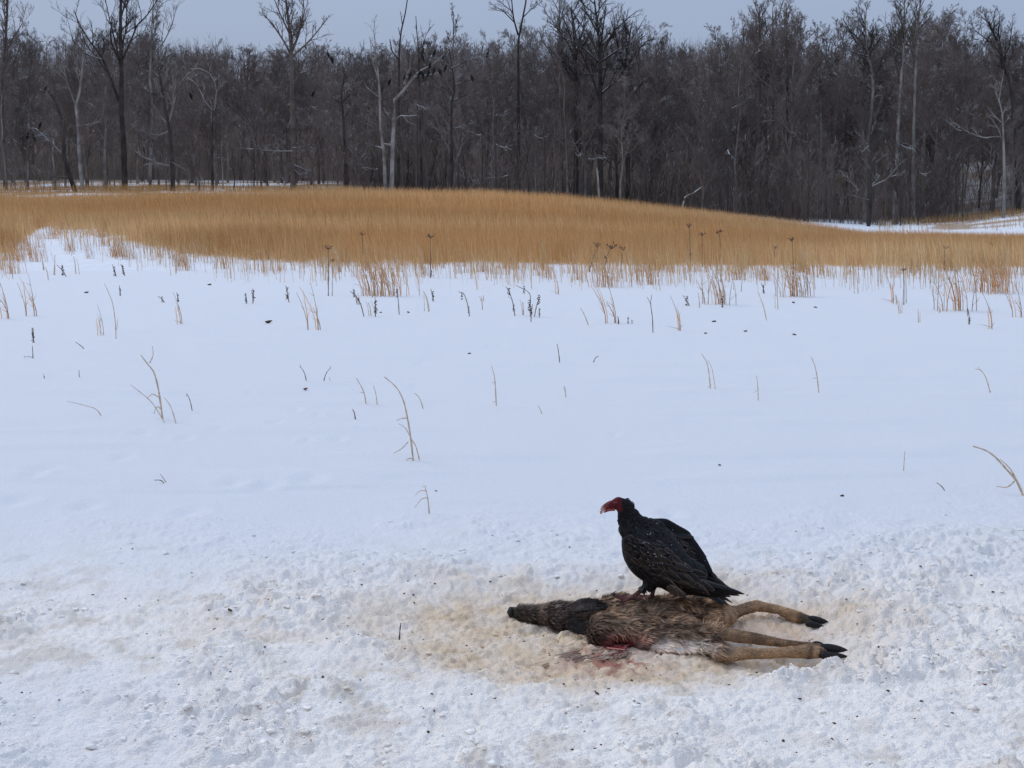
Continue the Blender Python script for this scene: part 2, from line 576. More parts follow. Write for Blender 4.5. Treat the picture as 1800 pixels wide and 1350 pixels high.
class MB:
    def __init__(s):
        s.V, s.Q, s.T, s.C, s.n = [], [], [], [], 0

    def add(s, V, Q=None, T=None, col=None):
        s.V.append(V)
        if Q is not None and len(Q): s.Q.append(np.asarray(Q) + s.n)
        if T is not None and len(T): s.T.append(np.asarray(T) + s.n)
        if col is not None: s.C.append(np.broadcast_to(col, V.shape))
        s.n += len(V)
        return s

    def mesh(s, name, smooth=True):
        return mesh_np(name, np.concatenate(s.V), np.concatenate(s.Q) if s.Q else None, np.concatenate(s.T) if s.T else None,
                       np.concatenate(s.C) if s.C else None, smooth)


def sample(P, t):
    """P (m,n,3), t (m,k) in 0..1 -> points, tangents (m,k,3)"""
    m, n, _ = P.shape
    f = np.clip(t, 0, 0.9999) * (n - 1)
    i = f.astype(int)
    w = (f - i)[..., None]
    r = np.arange(m)[:, None]
    a, b = P[r, i], P[r, i + 1]
    d = b - a
    return a + d * w, d / (np.linalg.norm(d, axis=-1, keepdims=True) + 1e-9)


def sprout(g, P, Rr, k, t0, t1, ang, ratio, n, upb, jit, rr=0.55, lens=None):
    """children polylines of every parent"""
    m = P.shape[0]
    L = np.linalg.norm(np.diff(P, axis=1), axis=2).sum(1)
    t = t0 + (t1 - t0) * (np.arange(k)[None, :] + g.random((m, k))) / k
    p, T = sample(P, t)
    rad = np.take_along_axis(Rr, np.clip((t * (P.shape[1] - 1)).astype(int), 0, P.shape[1] - 1), 1)
    v = g.normal(size=p.shape)
    v -= (v * T).sum(-1, keepdims=True) * T
    v /= np.linalg.norm(v, axis=-1, keepdims=True) + 1e-9
    a = R(1) * (ang + (g.random((m, k)) - .5) * ang * 0.6)[..., None]
    D = T * np.cos(a) + v * np.sin(a)
    D[..., 2] += upb * 0.6
    D /= np.linalg.norm(D, axis=-1, keepdims=True)
    ln = L[:, None] * ratio * (1.15 - 0.75 * t) * (0.6 + 0.7 * g.random((m, k)))
    p, D, ln, rad = p.reshape(-1, 3), D.reshape(-1, 3), ln.ravel(), rad.ravel()
    mm = len(p)
    out = np.empty((mm, n, 3))
    out[:, 0] = p
    d = D.copy()
    for q in range(1, n):
        d = d + g.normal(size=d.shape) * jit
        d[:, 2] += upb / n * 1.4
        d /= np.linalg.norm(d, axis=1, keepdims=True)
        out[:, q] = out[:, q - 1] + d * (ln / (n - 1))[:, None]
    r0 = np.minimum(rad * rr, 0.02 + ln * 0.022)
    RR = r0[:, None] * np.linspace(1, 0.32, n)[None, :]
    return out, RR


def trunk_line(g, H, r, n=10, wander=0.02, lean=(0, 0)):
    P = np.zeros((1, n, 3))
    off = np.cumsum(g.normal(size=(n, 2)) * H * wander, 0)
    off -= off[0]
    t = np.linspace(0, 1, n)
    P[0, :, 2] = t * H
    P[0, :, :2] = off * t[:, None] + np.array(lean) * (t ** 1.3)[:, None] * H
    Rr = (r * (1 - 0.86 * t ** 0.9))[None, :]
    Rr[0, 0] *= 1.35
    return P, Rr


def tree_meshes(g, name, H=22, r=0.28, nl1=16, nl2=7, nl3=7, nl4=5, t0=0.35, ang1=42, ratio1=0.42, wander=0.012, lean=(0, 0), limbs=None, twig_r=0.013, upb=0.35, thin=1.0, trunk=None, dead=0):
    """trunk mesh and crown mesh of a bare broadleaf tree; limbs: extra polylines [(points, r0, r1)] in local metres"""
    mt, mc = MB(), MB()
    if trunk is None:
        P, Rr = trunk_line(g, H, r, wander=wander, lean=lean)
    else:
        pts, r0, r1 = trunk
        P = resamp(np.array(pts, float), 12)[None]
        Rr = np.linspace(1, 0, 12)[None] ** 0.8 * (r0 - r1) + r1
    mt.add(*tubes(P, Rr, 7))
    L1, R1 = [], []
    if nl1:
        a, b = sprout(g, P, Rr, nl1, t0, 0.98, ang1, ratio1, 7, upb, 0.13, 0.62)
        L1.append(a); R1.append(b)
    if limbs:
        for pts, r0, r1 in limbs:
            q = resamp(np.array(pts, float), 7)[None]
            L1.append(q)
            R1.append(np.linspace(r0, r1, 7)[None])
    if not L1:
        return mt.mesh(name + '_trunk'), None
    L1, R1 = np.concatenate(L1), np.concatenate(R1)
    mc.add(*tubes(L1, R1, 5))
    if nl2:
        L2, R2 = sprout(g, L1, R1, nl2, 0.25, 0.99, 42, 0.46, 5, upb * 0.7, 0.16, 0.6)
        mc.add(*tubes(L2, np.maximum(R2, twig_r * 1.3), 3))
        if nl3:
            L3, R3 = sprout(g, L2, R2, nl3, 0.2, 0.99, 42, 0.5, 3, upb * 0.5, 0.18, 0.6)
            mc.add(*tubes(L3, np.maximum(R3, twig_r), 3))
            if nl4:
                L4, R4 = sprout(g, L3, R3, nl4, 0.15, 1.0, 36, 0.85, 2, upb * 0.4, 0.1, 0.6)
                V, T = cones(L4[:, 0], L4[:, -1], np.full(len(L4), twig_r))
                mc.add(V, None, T)
    return mt.mesh(name + '_trunk'), mc.mesh(name + '_crown')


def resamp(p, n):
    d = np.r_[0, np.cumsum(np.linalg.norm(np.diff(p, axis=0), axis=1))]
    t = np.linspace(0, d[-1], n)
    # smooth through the points (Catmull-Rom-like by cubic blending of linear samples)
    return np.stack([np.interp(t, d, p[:, k]) for k in range(3)], 1)


# ------------------------------------------------------------------ the wood
SK = [-300, 0, 40, 90, 130, 290, 310, 420, 560, 620, 700, 800, 860, 900, 960, 1000, 1130, 1160, 1240, 1300, 1380, 1420, 1470, 1560, 1570, 1660, 1690, 1720, 1790, 2200]
SY = [50, 50, 60, 66, 60, 62, 92, 84, 78, 92, 86, 70, 72, 70, 66, 60, 60, 86, 84, 50, 40, 78, 60, 60, 40, 50, 62, 66, 60, 60]

protos = []
for k in range(8):
    g = np.random.default_rng(100 + k)
    dense = k < 6
    mt_, mc_ = tree_meshes(g, 'wood_tree', H=20, r=0.15 + 0.09 * g.random(), nl1=26 if dense else 20, nl2=8, nl3=7, nl4=5,
                           t0=0.10 + 0.15 * g.random() if dense else 0.32, ang1=34 + 20 * g.random(), ratio1=0.29 + 0.12 * g.random(), upb=.2,
                           wander=0.012 + 0.010 * g.random(), twig_r=0.0125)
    pale = k in (2, 5, 7)
    mt_.materials.append(M['mid_bark'] if pale else M['bark'])
    mc_.materials.append(M['twig'])
    protos.append((mt_, mc_))

ANCH = [(60, 'near its left end'), (143, 'beside the slim pale kinked tree'), (215, 'behind the tall forked tree'), (304, 'behind the tree with curved snowy limbs'), (400, 'between the hooped tree and the ladder-limbed tree'),
        (516, 'behind the ladder-limbed tall tree'), (605, 'behind the twisting dark trunk'), (688, 'behind the white dead perch trees'), (795, 'right of the perch tree'), (911, 'behind the high clean Y tree'),
        (985, 'left of the great round oak'), (1056, 'behind the great round oak'), (1130, 'right of the great round oak'), (1220, 'above the white fallen limb'), (1335, 'behind the broad brown brush of twigs'), (1440, 'in the gap between the right-hand crowns'),
        (1526, 'behind the broken tree with snowy limbs'), (1590, 'behind the two tall pale trunks'), (1690, 'where snow shows between the trunks'), (1780, 'near its right end')]
rows = [(161, 13), (166, 18), (172, 34), (180, 38), (189, 36), (200, 34), (213, 30), (228, 26), (246, 24)]
cnt = 0
for Y, n in rows:
    for i in range(n):
        u = -150 + (2100) * (i + rng.random()) / n
        y = Y + rng.uniform(-4, 4)
        x = (u - CX) / F * y
        z = float(gz(x, y)[0])
        if (Y < 215 and u < 600 and rng.random() < 0.45) or (Y < 185 and 1640 < u < 1790 and rng.random() < .35):
            y += 30
            x = (u - CX) / F * y
            z = float(gz(x, y)[0])
        top = ip(u, SK, SY)
        H = 1.6 + (370 - top - 9) * y / F - z
        H *= rng.uniform(0.86, 1.02)
        if rng.random() < 0.25: H *= rng.uniform(0.6, 0.85)
        if Y < 170: H *= rng.uniform(0.35, 0.75)
        mt_, mc_ = protos[rng.integers(len(protos))]
        root = empty('bare_tree', (x, y, z - 0.15))
        s = H / 20.0
        w = s * rng.uniform(0.8, 1.15)
        root.scale = (w, w, s)
        root.rotation_euler = (rng.normal() * 0.025, rng.normal() * 0.025, rng.uniform(0, 6.28))
        wh = min(ANCH, key=lambda a: abs(a[0] - u))[1]
        rk = ('low front-row', 'tall second-row', 'deeper')[0 if Y < 170 else 1 if Y < 185 else 2]
        tag(root, 'bare %s tree of the dense wood, %s' % (rk, wh), 'tree', 'bare trees of the dense wood')
        obj('trunk', mt_, None, root)
        obj('crown', mc_, None, root)
        cnt += 1

# trees that stand out of the wood. Points are given as photograph places on the upright plane at the tree
def feat(label, Y, trunk_px, r0, r1, limbs_px=(), mat='bark', twig='twig', name='bare_tree', **kw):
    Y = Y + 5 if Y > 155 else Y
    r0, r1 = r0 * .70, r1 * .75
    limbs_px = [(a, b * .75, c * .75) for a, b, c in limbs_px]
    base = up(*trunk_px[0], Y)
    gzb = float(gz(base[0], base[1])[0])
    o = np.array([base[0], Y, gzb - 0.1])
    k = F / Y
    pts = [np.zeros(3)] + [np.array(up(px, py, Y)) - o for px, py in trunk_px[1:]]
    g = np.random.default_rng(int(abs(base[0]) * 100) + int(Y))
    for q in range(1, len(pts)): pts[q][1] += g.normal() * 0.25
    lim = []
    for pl, a, b in limbs_px:
        q = []
        dep = g.normal() * 0.25
        for j, (px, py) in enumerate(pl):
            p = np.array(up(px, py, Y)) - o
            p[1] += dep * j
            q.append(p)
        lim.append((q, a, b))
    kw.setdefault('nl1', 14)
    if kw.get('twig_r', 1) > .0125: kw['twig_r'] = .0115
    if kw['nl1'] and kw.get('nl4', 0) >= 3: kw['nl4'] = 4
    a, b = tree_meshes(g, name, limbs=lim, trunk=(pts, r0, r1), **kw)
    root = empty(name, o)
    tag(root, label, 'tree')
    obj('trunk', a, M[mat], root)
    if b is not None:
        obj('crown', b, M[twig], root)
    return root


T1 = dict(nl2=8, nl3=7, nl4=4, twig_r=0.0105)
feat('tall dark tree with a forked trunk and wide fan of limbs', 163,
     [(220, 338), (217, 250), (214, 190), (213, 120), (213, 40), (212, -40)], 0.52, 0.14,
     [([(214, 190), (197, 150), (180, 105), (160, 80), (140, 55), (122, 15)], .26, .06),
      ([(213, 130), (205, 80), (195, 40), (185, -10)], .16, .05), ([(213, 110), (228, 75), (238, 45), (262, 20), (280, -15)], .18, .05),
      ([(213, 90), (222, 50), (225, -10)], .14, .05), ([(180, 105), (150, 95), (128, 70), (122, 40)], .1, .03)],
     mat='dark_bark', twig='dark_bark', nl1=10, t0=0.55, ang1=34, ratio1=.30, **T1)
feat('slim pale grey tree with a kinked light trunk near the left field edge', 161,
     [(146, 339), (141, 270), (137, 220), (133, 185), (140, 160), (146, 110), (150, 60)], 0.34, 0.06,
     [([(137, 222), (160, 219), (188, 213)], .09, .03), ([(133, 185), (118, 150), (108, 112), (106, 70)], .15, .04)],
     mat='pale_bark', twig='mid_bark', nl1=8, t0=0.6, ang1=35, ratio1=.22, nl2=5, nl3=4, nl4=3)
feat('dark tree leaning to the left with a long snow-topped low limb', 154,
     [(133, 339), (120, 300), (113, 270), (110, 220), (98, 180), (86, 160)], 0.36, 0.07,
     [([(116, 285), (100, 262), (85, 250), (70, 235), (58, 225), (42, 224)], .13, .05),
      ([(120, 312), (95, 310), (72, 298), (69, 285)], .13, .05), ([(112, 250), (90, 238), (60, 240), (46, 238)], .1, .03)],
     mat='dark_bark', twig='bark', nl1=7, t0=0.6, ang1=40, ratio1=.25, nl2=5, nl3=4, nl4=3)
feat('tall grey tree at the far left edge with upright limbs above the skyline', 165,
     [(10, 340), (8, 260), (4, 140), (8, 80), (12, 0), (14, -40)], 0.36, 0.1,
     [([(6, 100), (22, 70), (38, 45), (46, 10)], .12, .04)], mat='bark', twig='bark', nl1=12, t0=0.5, ang1=34, ratio1=.25, **T1)
feat('dark tree with curved snow-lined lower limbs right of the forked tall tree', 154,
     [(304, 335), (302, 280), (298, 225), (290, 190), (284, 150), (276, 110)], 0.38, 0.08,
     [([(298, 292), (270, 285), (248, 275), (234, 264)], .13, .05), ([(298, 230), (278, 238), (263, 235)], .12, .05),
      ([(297, 215), (305, 190), (308, 165), (306, 125)], .14, .05), ([(303, 190), (315, 150), (330, 130), (346, 122)], .11, .04),
      ([(302, 285), (320, 295), (332, 300)], .09, .04), ([(298, 222), (282, 205), (270, 185)], .1, .04)],
     mat='dark_bark', twig='mid_bark', nl1=6, t0=0.6, ang1=40, ratio1=.25, nl2=5, nl3=4, nl4=3)
feat('pale tree rising above the skyline between the forked tree and the low hill of trees', 176,
     [(264, 336), (266, 250), (268, 180), (262, 130), (266, 90), (268, 40), (270, -20)], 0.3, 0.08,
     [([(264, 100), (285, 78), (300, 50), (310, 10)], .12, .04), ([(266, 165), (255, 155), (240, 143)], .09, .03)],
     mat='pale_bark', twig='mid_bark', nl1=12, t0=0.62, ang1=30, ratio1=.2, **T1)
feat('tree with white hooped upper branches standing behind the left brush', 155,
     [(374, 334), (373, 270), (374, 200), (378, 175), (384, 140)], 0.22, 0.05,
     [([(375, 195), (360, 180), (352, 160), (342, 145), (330, 137)], .1, .05), ([(375, 195), (381, 170), (382, 150), (372, 130), (355, 122), (336, 122)], .1, .05)],
     mat='dark_bark', twig='pale_bark', nl1=5, t0=0.55, ang1=40, ratio1=.2, nl2=4, nl3=3, nl4=2)
feat('broad tall tree with a straight grey trunk and ladder of snow-topped side branches', 154,
     [(516, 332), (515, 270), (515, 215), (515, 150), (513, 95), (508, 40), (500, -15)], 0.48, 0.12,
     [([(515, 225), (545, 226)], .09, .03), ([(515, 232), (548, 226)], .09, .03), ([(515, 260), (540, 258), (558, 256)], .09, .04),
      ([(515, 266), (480, 266), (456, 263)], .09, .04), ([(515, 275), (545, 273), (558, 278)], .09, .04), ([(515, 288), (500, 287), (486, 282)], .1, .04),
      ([(516, 290), (535, 298), (542, 315)], .1, .04), ([(516, 298), (530, 310), (540, 316)], .1, .04),
      ([(513, 100), (500, 75), (480, 45), (458, 20)], .18, .05), ([(512, 95), (525, 60), (535, 20), (530, -15)], .18, .05),
      ([(513, 100), (540, 75), (560, 50), (574, 30)], .16, .05), ([(509, 60), (490, 20), (478, -10)], .14, .05), ([(538, 160), (538, 185), (536, 215)], .08, .05),
      ([(514, 150), (530, 125), (555, 110)], .09, .03)],
     mat='bark', twig='bark', nl1=12, t0=0.68, ang1=40, ratio1=.26, nl2=8, nl3=7, nl4=4, twig_r=0.0105)
feat('dark tree with a twisting trunk just left of the white dead trees', 163,
     [(608, 330), (607, 280), (606, 240), (602, 200), (600, 170), (605, 130)], 0.33, 0.07,
     [([(601, 185), (588, 172), (574, 160)], .1, .04), ([(601, 180), (615, 165), (628, 168)], .08, .04), ([(607, 270), (600, 262)], .08, .04)],
     mat='dark_bark', twig='dark_bark', nl1=6, t0=0.6, ang1=36, ratio1=.22, nl2=5, nl3=5, nl4=3)
feat('tall white dead tree with bare trunk bent at its foot, left of the perch tree', 154.5,
     [(678, 332), (675, 270), (672, 250), (669, 225), (668, 180), (666, 140), (662, 110), (660, 80)], 0.27, 0.07,
     [([(668, 172), (652, 160), (640, 148)], .11, .05), ([(666, 140), (655, 110), (650, 70)], .1, .03), ([(662, 112), (668, 100)], .1, .04),
      ([(661, 84), (657, 55), (660, 28)], .07, .02), ([(672, 252), (690, 255)], .09, .06), ([(672, 260), (655, 255), (641, 251)], .08, .03),
      ([(660, 90), (648, 65)], .06, .02)],
     mat='pale_bark', twig='pale_bark', nl1=0, nl2=4, nl3=3, nl4=2, twig_r=.011)
perch = feat('white dead tree whose long upper limb carries a row of roosting black birds', 154,
     [(688, 332), (690, 275), (691, 240), (692, 215), (693, 175), (705, 165), (713, 152), (724, 140), (733, 130)], 0.33, 0.14,
     [([(733, 130), (745, 121), (760, 115), (772, 105), (783, 97)], .13, .05), ([(728, 135), (745, 133), (760, 131), (772, 128)], .10, .05),
      ([(710, 148), (713, 136), (722, 122), (723, 108)], .1, .04), ([(692, 214), (680, 200), (675, 190)], .12, .05),
      ([(693, 212), (704, 204), (720, 206), (736, 205)], .09, .04), ([(713, 148), (712, 137), (722, 134)], .07, .05),
      ([(693, 218), (700, 205)], .1, .05)],
     mat='pale_bark', twig='pale_bark', nl1=0, nl2=2, nl3=2, nl4=1, twig_r=.010)
feat('thin dark dead tree with a crooked bare top above the skyline', 166,
     [(700, 332), (701, 200), (701, 100), (703, 70), (708, 40), (714, 18), (717, -8)], 0.26, 0.07,
     [([(703, 62), (700, 48)], .07, .04), ([(707, 42), (704, 20)], .07, .04), ([(701, 105), (690, 92), (686, 70)], .12, .06)],
     mat='dark_bark', twig='dark_bark', nl1=0, nl2=2, nl3=0)
feat('thin dead tree with two bare spires right of the crooked top', 168,
     [(742, 332), (738, 200), (736, 90), (733, 60), (731, 28)], 0.22, 0.05,
     [([(738, 110), (745, 75), (750, 58), (764, 42)], .1, .03)], mat='dark_bark', twig='dark_bark', nl1=4, t0=.6, ang1=30, ratio1=.15, nl2=4, nl3=4, nl4=2)
feat('dark leafless tree with thin side branches used by birds right of the perch tree', 160,
     [(795, 332), (794, 270), (793, 220), (794, 180), (800, 165), (795, 120), (790, 90)], 0.28, 0.07,
     [([(794, 165), (775, 150), (760, 140), (744, 104), (743, 92)], .08, .03), ([(794, 130), (784, 122), (766, 96)], .08, .03),
      ([(795, 178), (810, 170), (820, 168)], .1, .04), ([(796, 150), (815, 143), (832, 139)], .08, .03), ([(793, 120), (830, 104), (860, 98)], .08, .03),
      ([(794, 228), (812, 222), (828, 212)], .08, .03)],
     mat='dark_bark', twig='dark_bark', nl1=5, t0=.5, ang1=40, ratio1=.2, nl2=4, nl3=4, nl4=3)
feat('small-crowned tree alone on the skyline above the middle of the wood', 188,
     [(798, 330), (798, 200), (797, 100), (797, 20)], 0.26, 0.05, mat='bark', twig='bark', nl1=12, t0=.68, ang1=38, ratio1=.16, **T1)
feat('dark tree whose trunk splits high into a clean Y on the skyline', 172,
     [(912, 334), (911, 200), (911, 90), (911, 62), (920, 30), (925, 0), (926, -30)], 0.34, 0.09,
     [([(911, 62), (903, 35), (900, 10), (898, -30)], .16, .05), ([(920, 30), (935, 15), (950, 5)], .09, .03), ([(905, 40), (885, 20), (862, 5)], .1, .03), ([(900, 20), (880, 5), (868, -10)], .08, .03)],
     mat='dark_bark', twig='dark_bark', nl1=0, nl2=6, nl3=6, nl4=4, twig_r=.012)
feat('great round-crowned dark oak rising highest over the middle of the wood', 168,
     [(1056, 345), (1055, 250), (1055, 150), (1055, 95), (1050, 40), (1045, 0)], 0.5, 0.12,
     [([(1055, 100), (1075, 60), (1100, 35), (1120, 20)], .2, .05), ([(1055, 110), (1090, 85), (1120, 70), (1138, 60)], .18, .05),
      ([(1055, 95), (1060, 50), (1065, 10)], .18, .05), ([(1054, 100), (1035, 60), (1015, 35), (1005, 15)], .18, .05),
      ([(1054, 110), (1020, 80), (990, 65), (968, 45)], .16, .05), ([(1052, 60), (1030, 20), (1020, -10)], .14, .05)],
     mat='dark_bark', twig='dark_bark', nl1=18, t0=.5, ang1=44, ratio1=.34, nl2=8, nl3=7, nl4=4, twig_r=.010)
feat('wide dark tree crowding the left shoulder of the great round oak', 171,
     [(1012, 342), (1012, 240), (1013, 150), (1012, 100), (1008, 55), (1004, 15)], 0.42, 0.1,
     [([(1012, 105), (995, 70), (975, 45), (960, 38)], .18, .05), ([(1012, 100), (1000, 55), (985, 20)], .16, .05), ([(1012, 95), (1025, 55), (1032, 20)], .16, .05)],
     mat='dark_bark', twig='dark_bark', nl1=16, t0=.5, ang1=44, ratio1=.30, nl2=8, nl3=7, nl4=4, twig_r=.0105)
feat('wide dark tree crowding the right shoulder of the great round oak', 170,
     [(1104, 350), (1103, 240), (1100, 160), (1098, 115), (1104, 80), (1110, 45)], 0.42, 0.1,
     [([(1099, 120), (1120, 90), (1136, 72), (1150, 66)], .18, .05), ([(1099, 118), (1112, 70), (1128, 40)], .16, .05), ([(1098, 120), (1085, 80), (1080, 45)], .16, .05)],
     mat='dark_bark', twig='dark_bark', nl1=16, t0=.5, ang1=44, ratio1=.28, nl2=8, nl3=7, nl4=4, twig_r=.0105)
feat('broad fan-crowned tree left of the narrow grey tree', 171,
     [(1360, 380), (1359, 250), (1358, 140), (1358, 80), (1358, 20)], 0.36, 0.08,
     [([(1358, 110), (1335, 70), (1315, 40), (1308, 25)], .16, .04), ([(1358, 105), (1380, 65), (1398, 40), (1405, 25)], .16, .04)],
     mat='bark', twig='twig', nl1=16, t0=.5, ang1=40, ratio1=.28, **T1)
feat('grey upright tree just left of the great round oak', 174,
     [(985, 340), (986, 220), (985, 110), (983, 40), (984, -10)], 0.32, 0.08, mat='mid_bark', twig='bark', nl1=18, t0=.6, ang1=36, ratio1=.26, **T1)
feat('tall tree with a broad brown brush of fine twigs right of the middle', 172,
     [(1335, 375), (1335, 250), (1334, 140), (1334, 70), (1335, 12)], 0.36, 0.08, mat='bark', twig='twig', nl1=24, t0=.5, ang1=38, ratio1=.30, **T1)
feat('tall fine-twigged tree joined to the broad brown brush on its right', 173,
     [(1385, 380), (1384, 250), (1383, 140), (1383, 70), (1382, 5)], 0.34, 0.08, mat='bark', twig='twig', nl1=22, t0=.5, ang1=34, ratio1=.26, **T1)
feat('narrow grey tree in the gap between two tall crowns on the right', 172,
     [(1440, 385), (1444, 240), (1443, 190), (1436, 110), (1438, 42)], 0.28, 0.06,
     [([(1444, 215), (1432, 190), (1425, 165)], .1, .04), ([(1443, 210), (1450, 180), (1452, 150)], .1, .04)], mat='mid_bark', twig='bark', nl1=16, t0=.5, ang1=30, ratio1=.15, **T1)
feat('round-topped tree with a pale curving trunk above the snowy fallen limbs', 165,
     [(1520, 392), (1524, 260), (1530, 210), (1536, 150), (1532, 115), (1524, 90), (1520, 25)], 0.36, 0.1,
     [([(1524, 95), (1510, 70), (1490, 55), (1477, 35)], .14, .04), ([(1524, 90), (1540, 65), (1556, 45)], .14, .04), ([(1526, 100), (1500, 92), (1480, 85)], .12, .04),
      ([(1534, 140), (1545, 120), (1556, 108)], .1, .03), ([(1535, 160), (1515, 145), (1495, 138)], .08, .03)],
     mat='mid_bark', twig='dark_bark', nl1=14, t0=.68, ang1=40, ratio1=.24, **T1)
feat('first of the two tall pale-trunked trees rising highest on the right', 162,
     [(1571, 392), (1575, 290), (1579, 220), (1586, 110), (1588, 60), (1590, 5), (1590, -20)], 0.34, 0.08,
     [([(1579, 218), (1562, 235), (1545, 246), (1532, 252)], .1, .05), ([(1583, 150), (1575, 120), (1570, 60)], .08, .03)],
     mat='pale_bark', twig='bark', nl1=20, t0=.62, ang1=36, ratio1=.27, **T1)
feat('second of the two tall pale-trunked trees, the one with the leaning right limb', 163,
     [(1606, 392), (1606, 290), (1606, 200), (1610, 110), (1613, 60), (1618, 0), (1620, -20)], 0.32, 0.08,
     [([(1608, 148), (1625, 130), (1640, 112), (1655, 95)], .12, .04), ([(1600, 255), (1585, 250), (1578, 245)], .07, .03)],
     mat='pale_bark', twig='bark', nl1=18, t0=.6, ang1=36, ratio1=.26, **T1)
feat('slender grey tree behind the two tall pale trunks on their right', 174,
     [(1642, 390), (1646, 240), (1652, 120), (1664, 60), (1672, 22)], 0.26, 0.05, mat='mid_bark', twig='bark', nl1=16, t0=.55, ang1=30, ratio1=.16, **T1)
feat('dark tree bending left with a fan-shaped crown near the right edge', 160,
     [(1790, 384), (1786, 280), (1780, 190), (1772, 140), (1764, 105), (1752, 70), (1738, 40)], 0.38, 0.1,
     [([(1764, 108), (1755, 60), (1757, 25)], .14, .04), ([(1760, 95), (1735, 70), (1710, 55), (1704, 40)], .14, .04), ([(1765, 108), (1778, 70), (1785, 35)], .14, .04),
      ([(1752, 70), (1742, 45), (1725, 25)], .1, .03)],
     mat='dark_bark', twig='dark_bark', nl1=14, t0=.68, ang1=40, ratio1=.24, nl2=8, nl3=7, nl4=4, twig_r=.0105)
feat('pale crooked tree with snow-dusted curling limbs near the right edge', 154.5,
     [(1764, 388), (1765, 300), (1764, 240), (1760, 190), (1752, 160)], 0.26, 0.06,
     [([(1760, 215), (1745, 200), (1738, 190)], .1, .05), ([(1756, 180), (1760, 150), (1764, 130)], .1, .04), ([(1764, 240), (1745, 240), (1728, 243), (1705, 235), (1675, 215)], .08, .03)],
     mat='pale_bark', twig='pale_bark', nl1=4, t0=.5, ang1=40, ratio1=.25, nl2=5, nl3=4, nl4=2)
feat('broken dark tree with long snow-covered lower limbs at the dip of the field', 152,
     [(1526, 398), (1530, 360), (1529, 300), (1530, 255), (1528, 235)], 0.3, 0.08,
     [([(1532, 328), (1560, 315), (1580, 290), (1595, 278)], .11, .05), ([(1527, 352), (1505, 345), (1482, 340)], .1, .04), ([(1510, 336), (1495, 318), (1478, 300)], .1, .05),
      ([(1528, 258), (1512, 238), (1503, 230)], .1, .04), ([(1528, 256), (1514, 268)], .08, .04), ([(1540, 285), (1555, 275), (1565, 268)], .09, .04)],
     mat='dark_bark', twig='snag_bark', nl1=5, t0=.4, ang1=55, ratio1=.35, nl2=4, nl3=4, nl4=2)
feat('short pale broken stub of a dead tree at the foot of the wood', 150,
     [(1054, 344), (1051, 315), (1049, 294)], 0.16, 0.1, [([(1050, 300), (1053, 303)], .09, .06)], mat='pale_bark', twig='pale_bark', nl1=0, nl2=0)
feat('white fallen limb arching out of the grass at the edge of the wood', 140,
     [(1196, 358), (1205, 345), (1218, 340), (1234, 329)], 0.12, 0.05, [([(1206, 345), (1212, 340)], .05, .02)], mat='pale_bark', twig='pale_bark', nl1=0, nl2=0)

for (x0, y0), (xm, ym), (x1, y1), where in [
        ((665, 297), (650, 296), (636, 296), 'low, just left of the white dead trees'), ((818, 291), (826, 308), (834, 327), 'drooping, right of the perch tree'),
        ((805, 275), (808, 262), (813, 247), 'upright, right of the perch tree'), ((893, 308), (870, 312), (847, 316), 'level, below the high clean Y tree'),
        ((733, 184), (742, 188), (751, 197), 'high, beneath the row of birds'), ((847, 237), (833, 235), (819, 231), 'left of the high clean Y tree'),
        ((871, 253), (885, 259), (900, 264), 'sloping, under the high clean Y tree'), ((957, 244), (940, 238), (925, 237), 'arched, left of the grey upright tree'),
        ((1033, 279), (1048, 279), (1065, 278), 'level, under the great round oak'), ((1011, 267), (1017, 273), (1024, 279), 'short, lower left of the great round oak'),
        ((1284, 189), (1295, 186), (1308, 180), 'rising, left of the broad brown brush'), ((1279, 264), (1281, 273), (1285, 283), 'short and steep, low under the brown brush'),
        ((1614, 299), (1628, 308), (1642, 320), 'sloping, right of the two tall pale trunks'), ((1583, 254), (1595, 260), (1608, 268), 'between the two tall pale trunks'),
        ((1692, 230), (1682, 226), (1673, 218), 'left of the pale crooked tree'), ((446, 262), (430, 260), (415, 257), 'left of the ladder-limbed tree'), ((410, 300), (398, 290), (388, 276), 'low, right of the hooped tree'),
        ((350, 300), (356, 316), (362, 330), 'leaning to the ground, below the hooped tree'), ((1420, 250), (1405, 243), (1392, 232), 'left of the narrow grey tree')]:
    feat('thin dark snag with one snow-topped limb, ' + where, 154 + rng.uniform(-1.5, .9), [(x0, ip(x0, U2, Y172) + 3), (x0 + 1, (y0 + 330) / 2), (x0, y0 - 3)],   .11, .05,
         [([(x0, y0), ((x0 + xm) / 2, (y0 + ym) / 2 + 2), (xm, ym), ((xm + x1) / 2, (ym + y1) / 2 - 2), (x1, y1)], .085, .03)], mat='dark_bark', twig='snag_bark', nl1=0, nl2=6, nl3=4, nl4=2, twig_r=.009)

# ------------------------------------------------------------------ far wood and brush
def small_tree(g):
    P, Rr = trunk_line(g, 18, 0.2, n=5, wander=.015)
    mb = MB()
    mb.add(*tubes(P, Rr, 3))
    a, b = sprout(g, P, Rr, 11, .25, .98, 40, .36, 2, .3, .12)
    mb.add(*tubes(a, np.maximum(b, .03), 3))
    c, d = sprout(g, a, b, 7, .2, 1, 42, .5, 2, .3, .15)
    mb.add(*cones(c[:, 0], c[:, -1], np.full(len(c), .035))[:1], None, cones(c[:, 0], c[:, -1], np.full(len(c), .035))[1])
    e, f = sprout(g, c, d, 5, .2, 1, 42, .7, 2, .3, .15)
    V, T = cones(e[:, 0], e[:, -1], np.full(len(e), .030))
    mb.add(V, None, T)
    return np.concatenate(mb.V), np.concatenate(mb.Q), np.concatenate(mb.T)


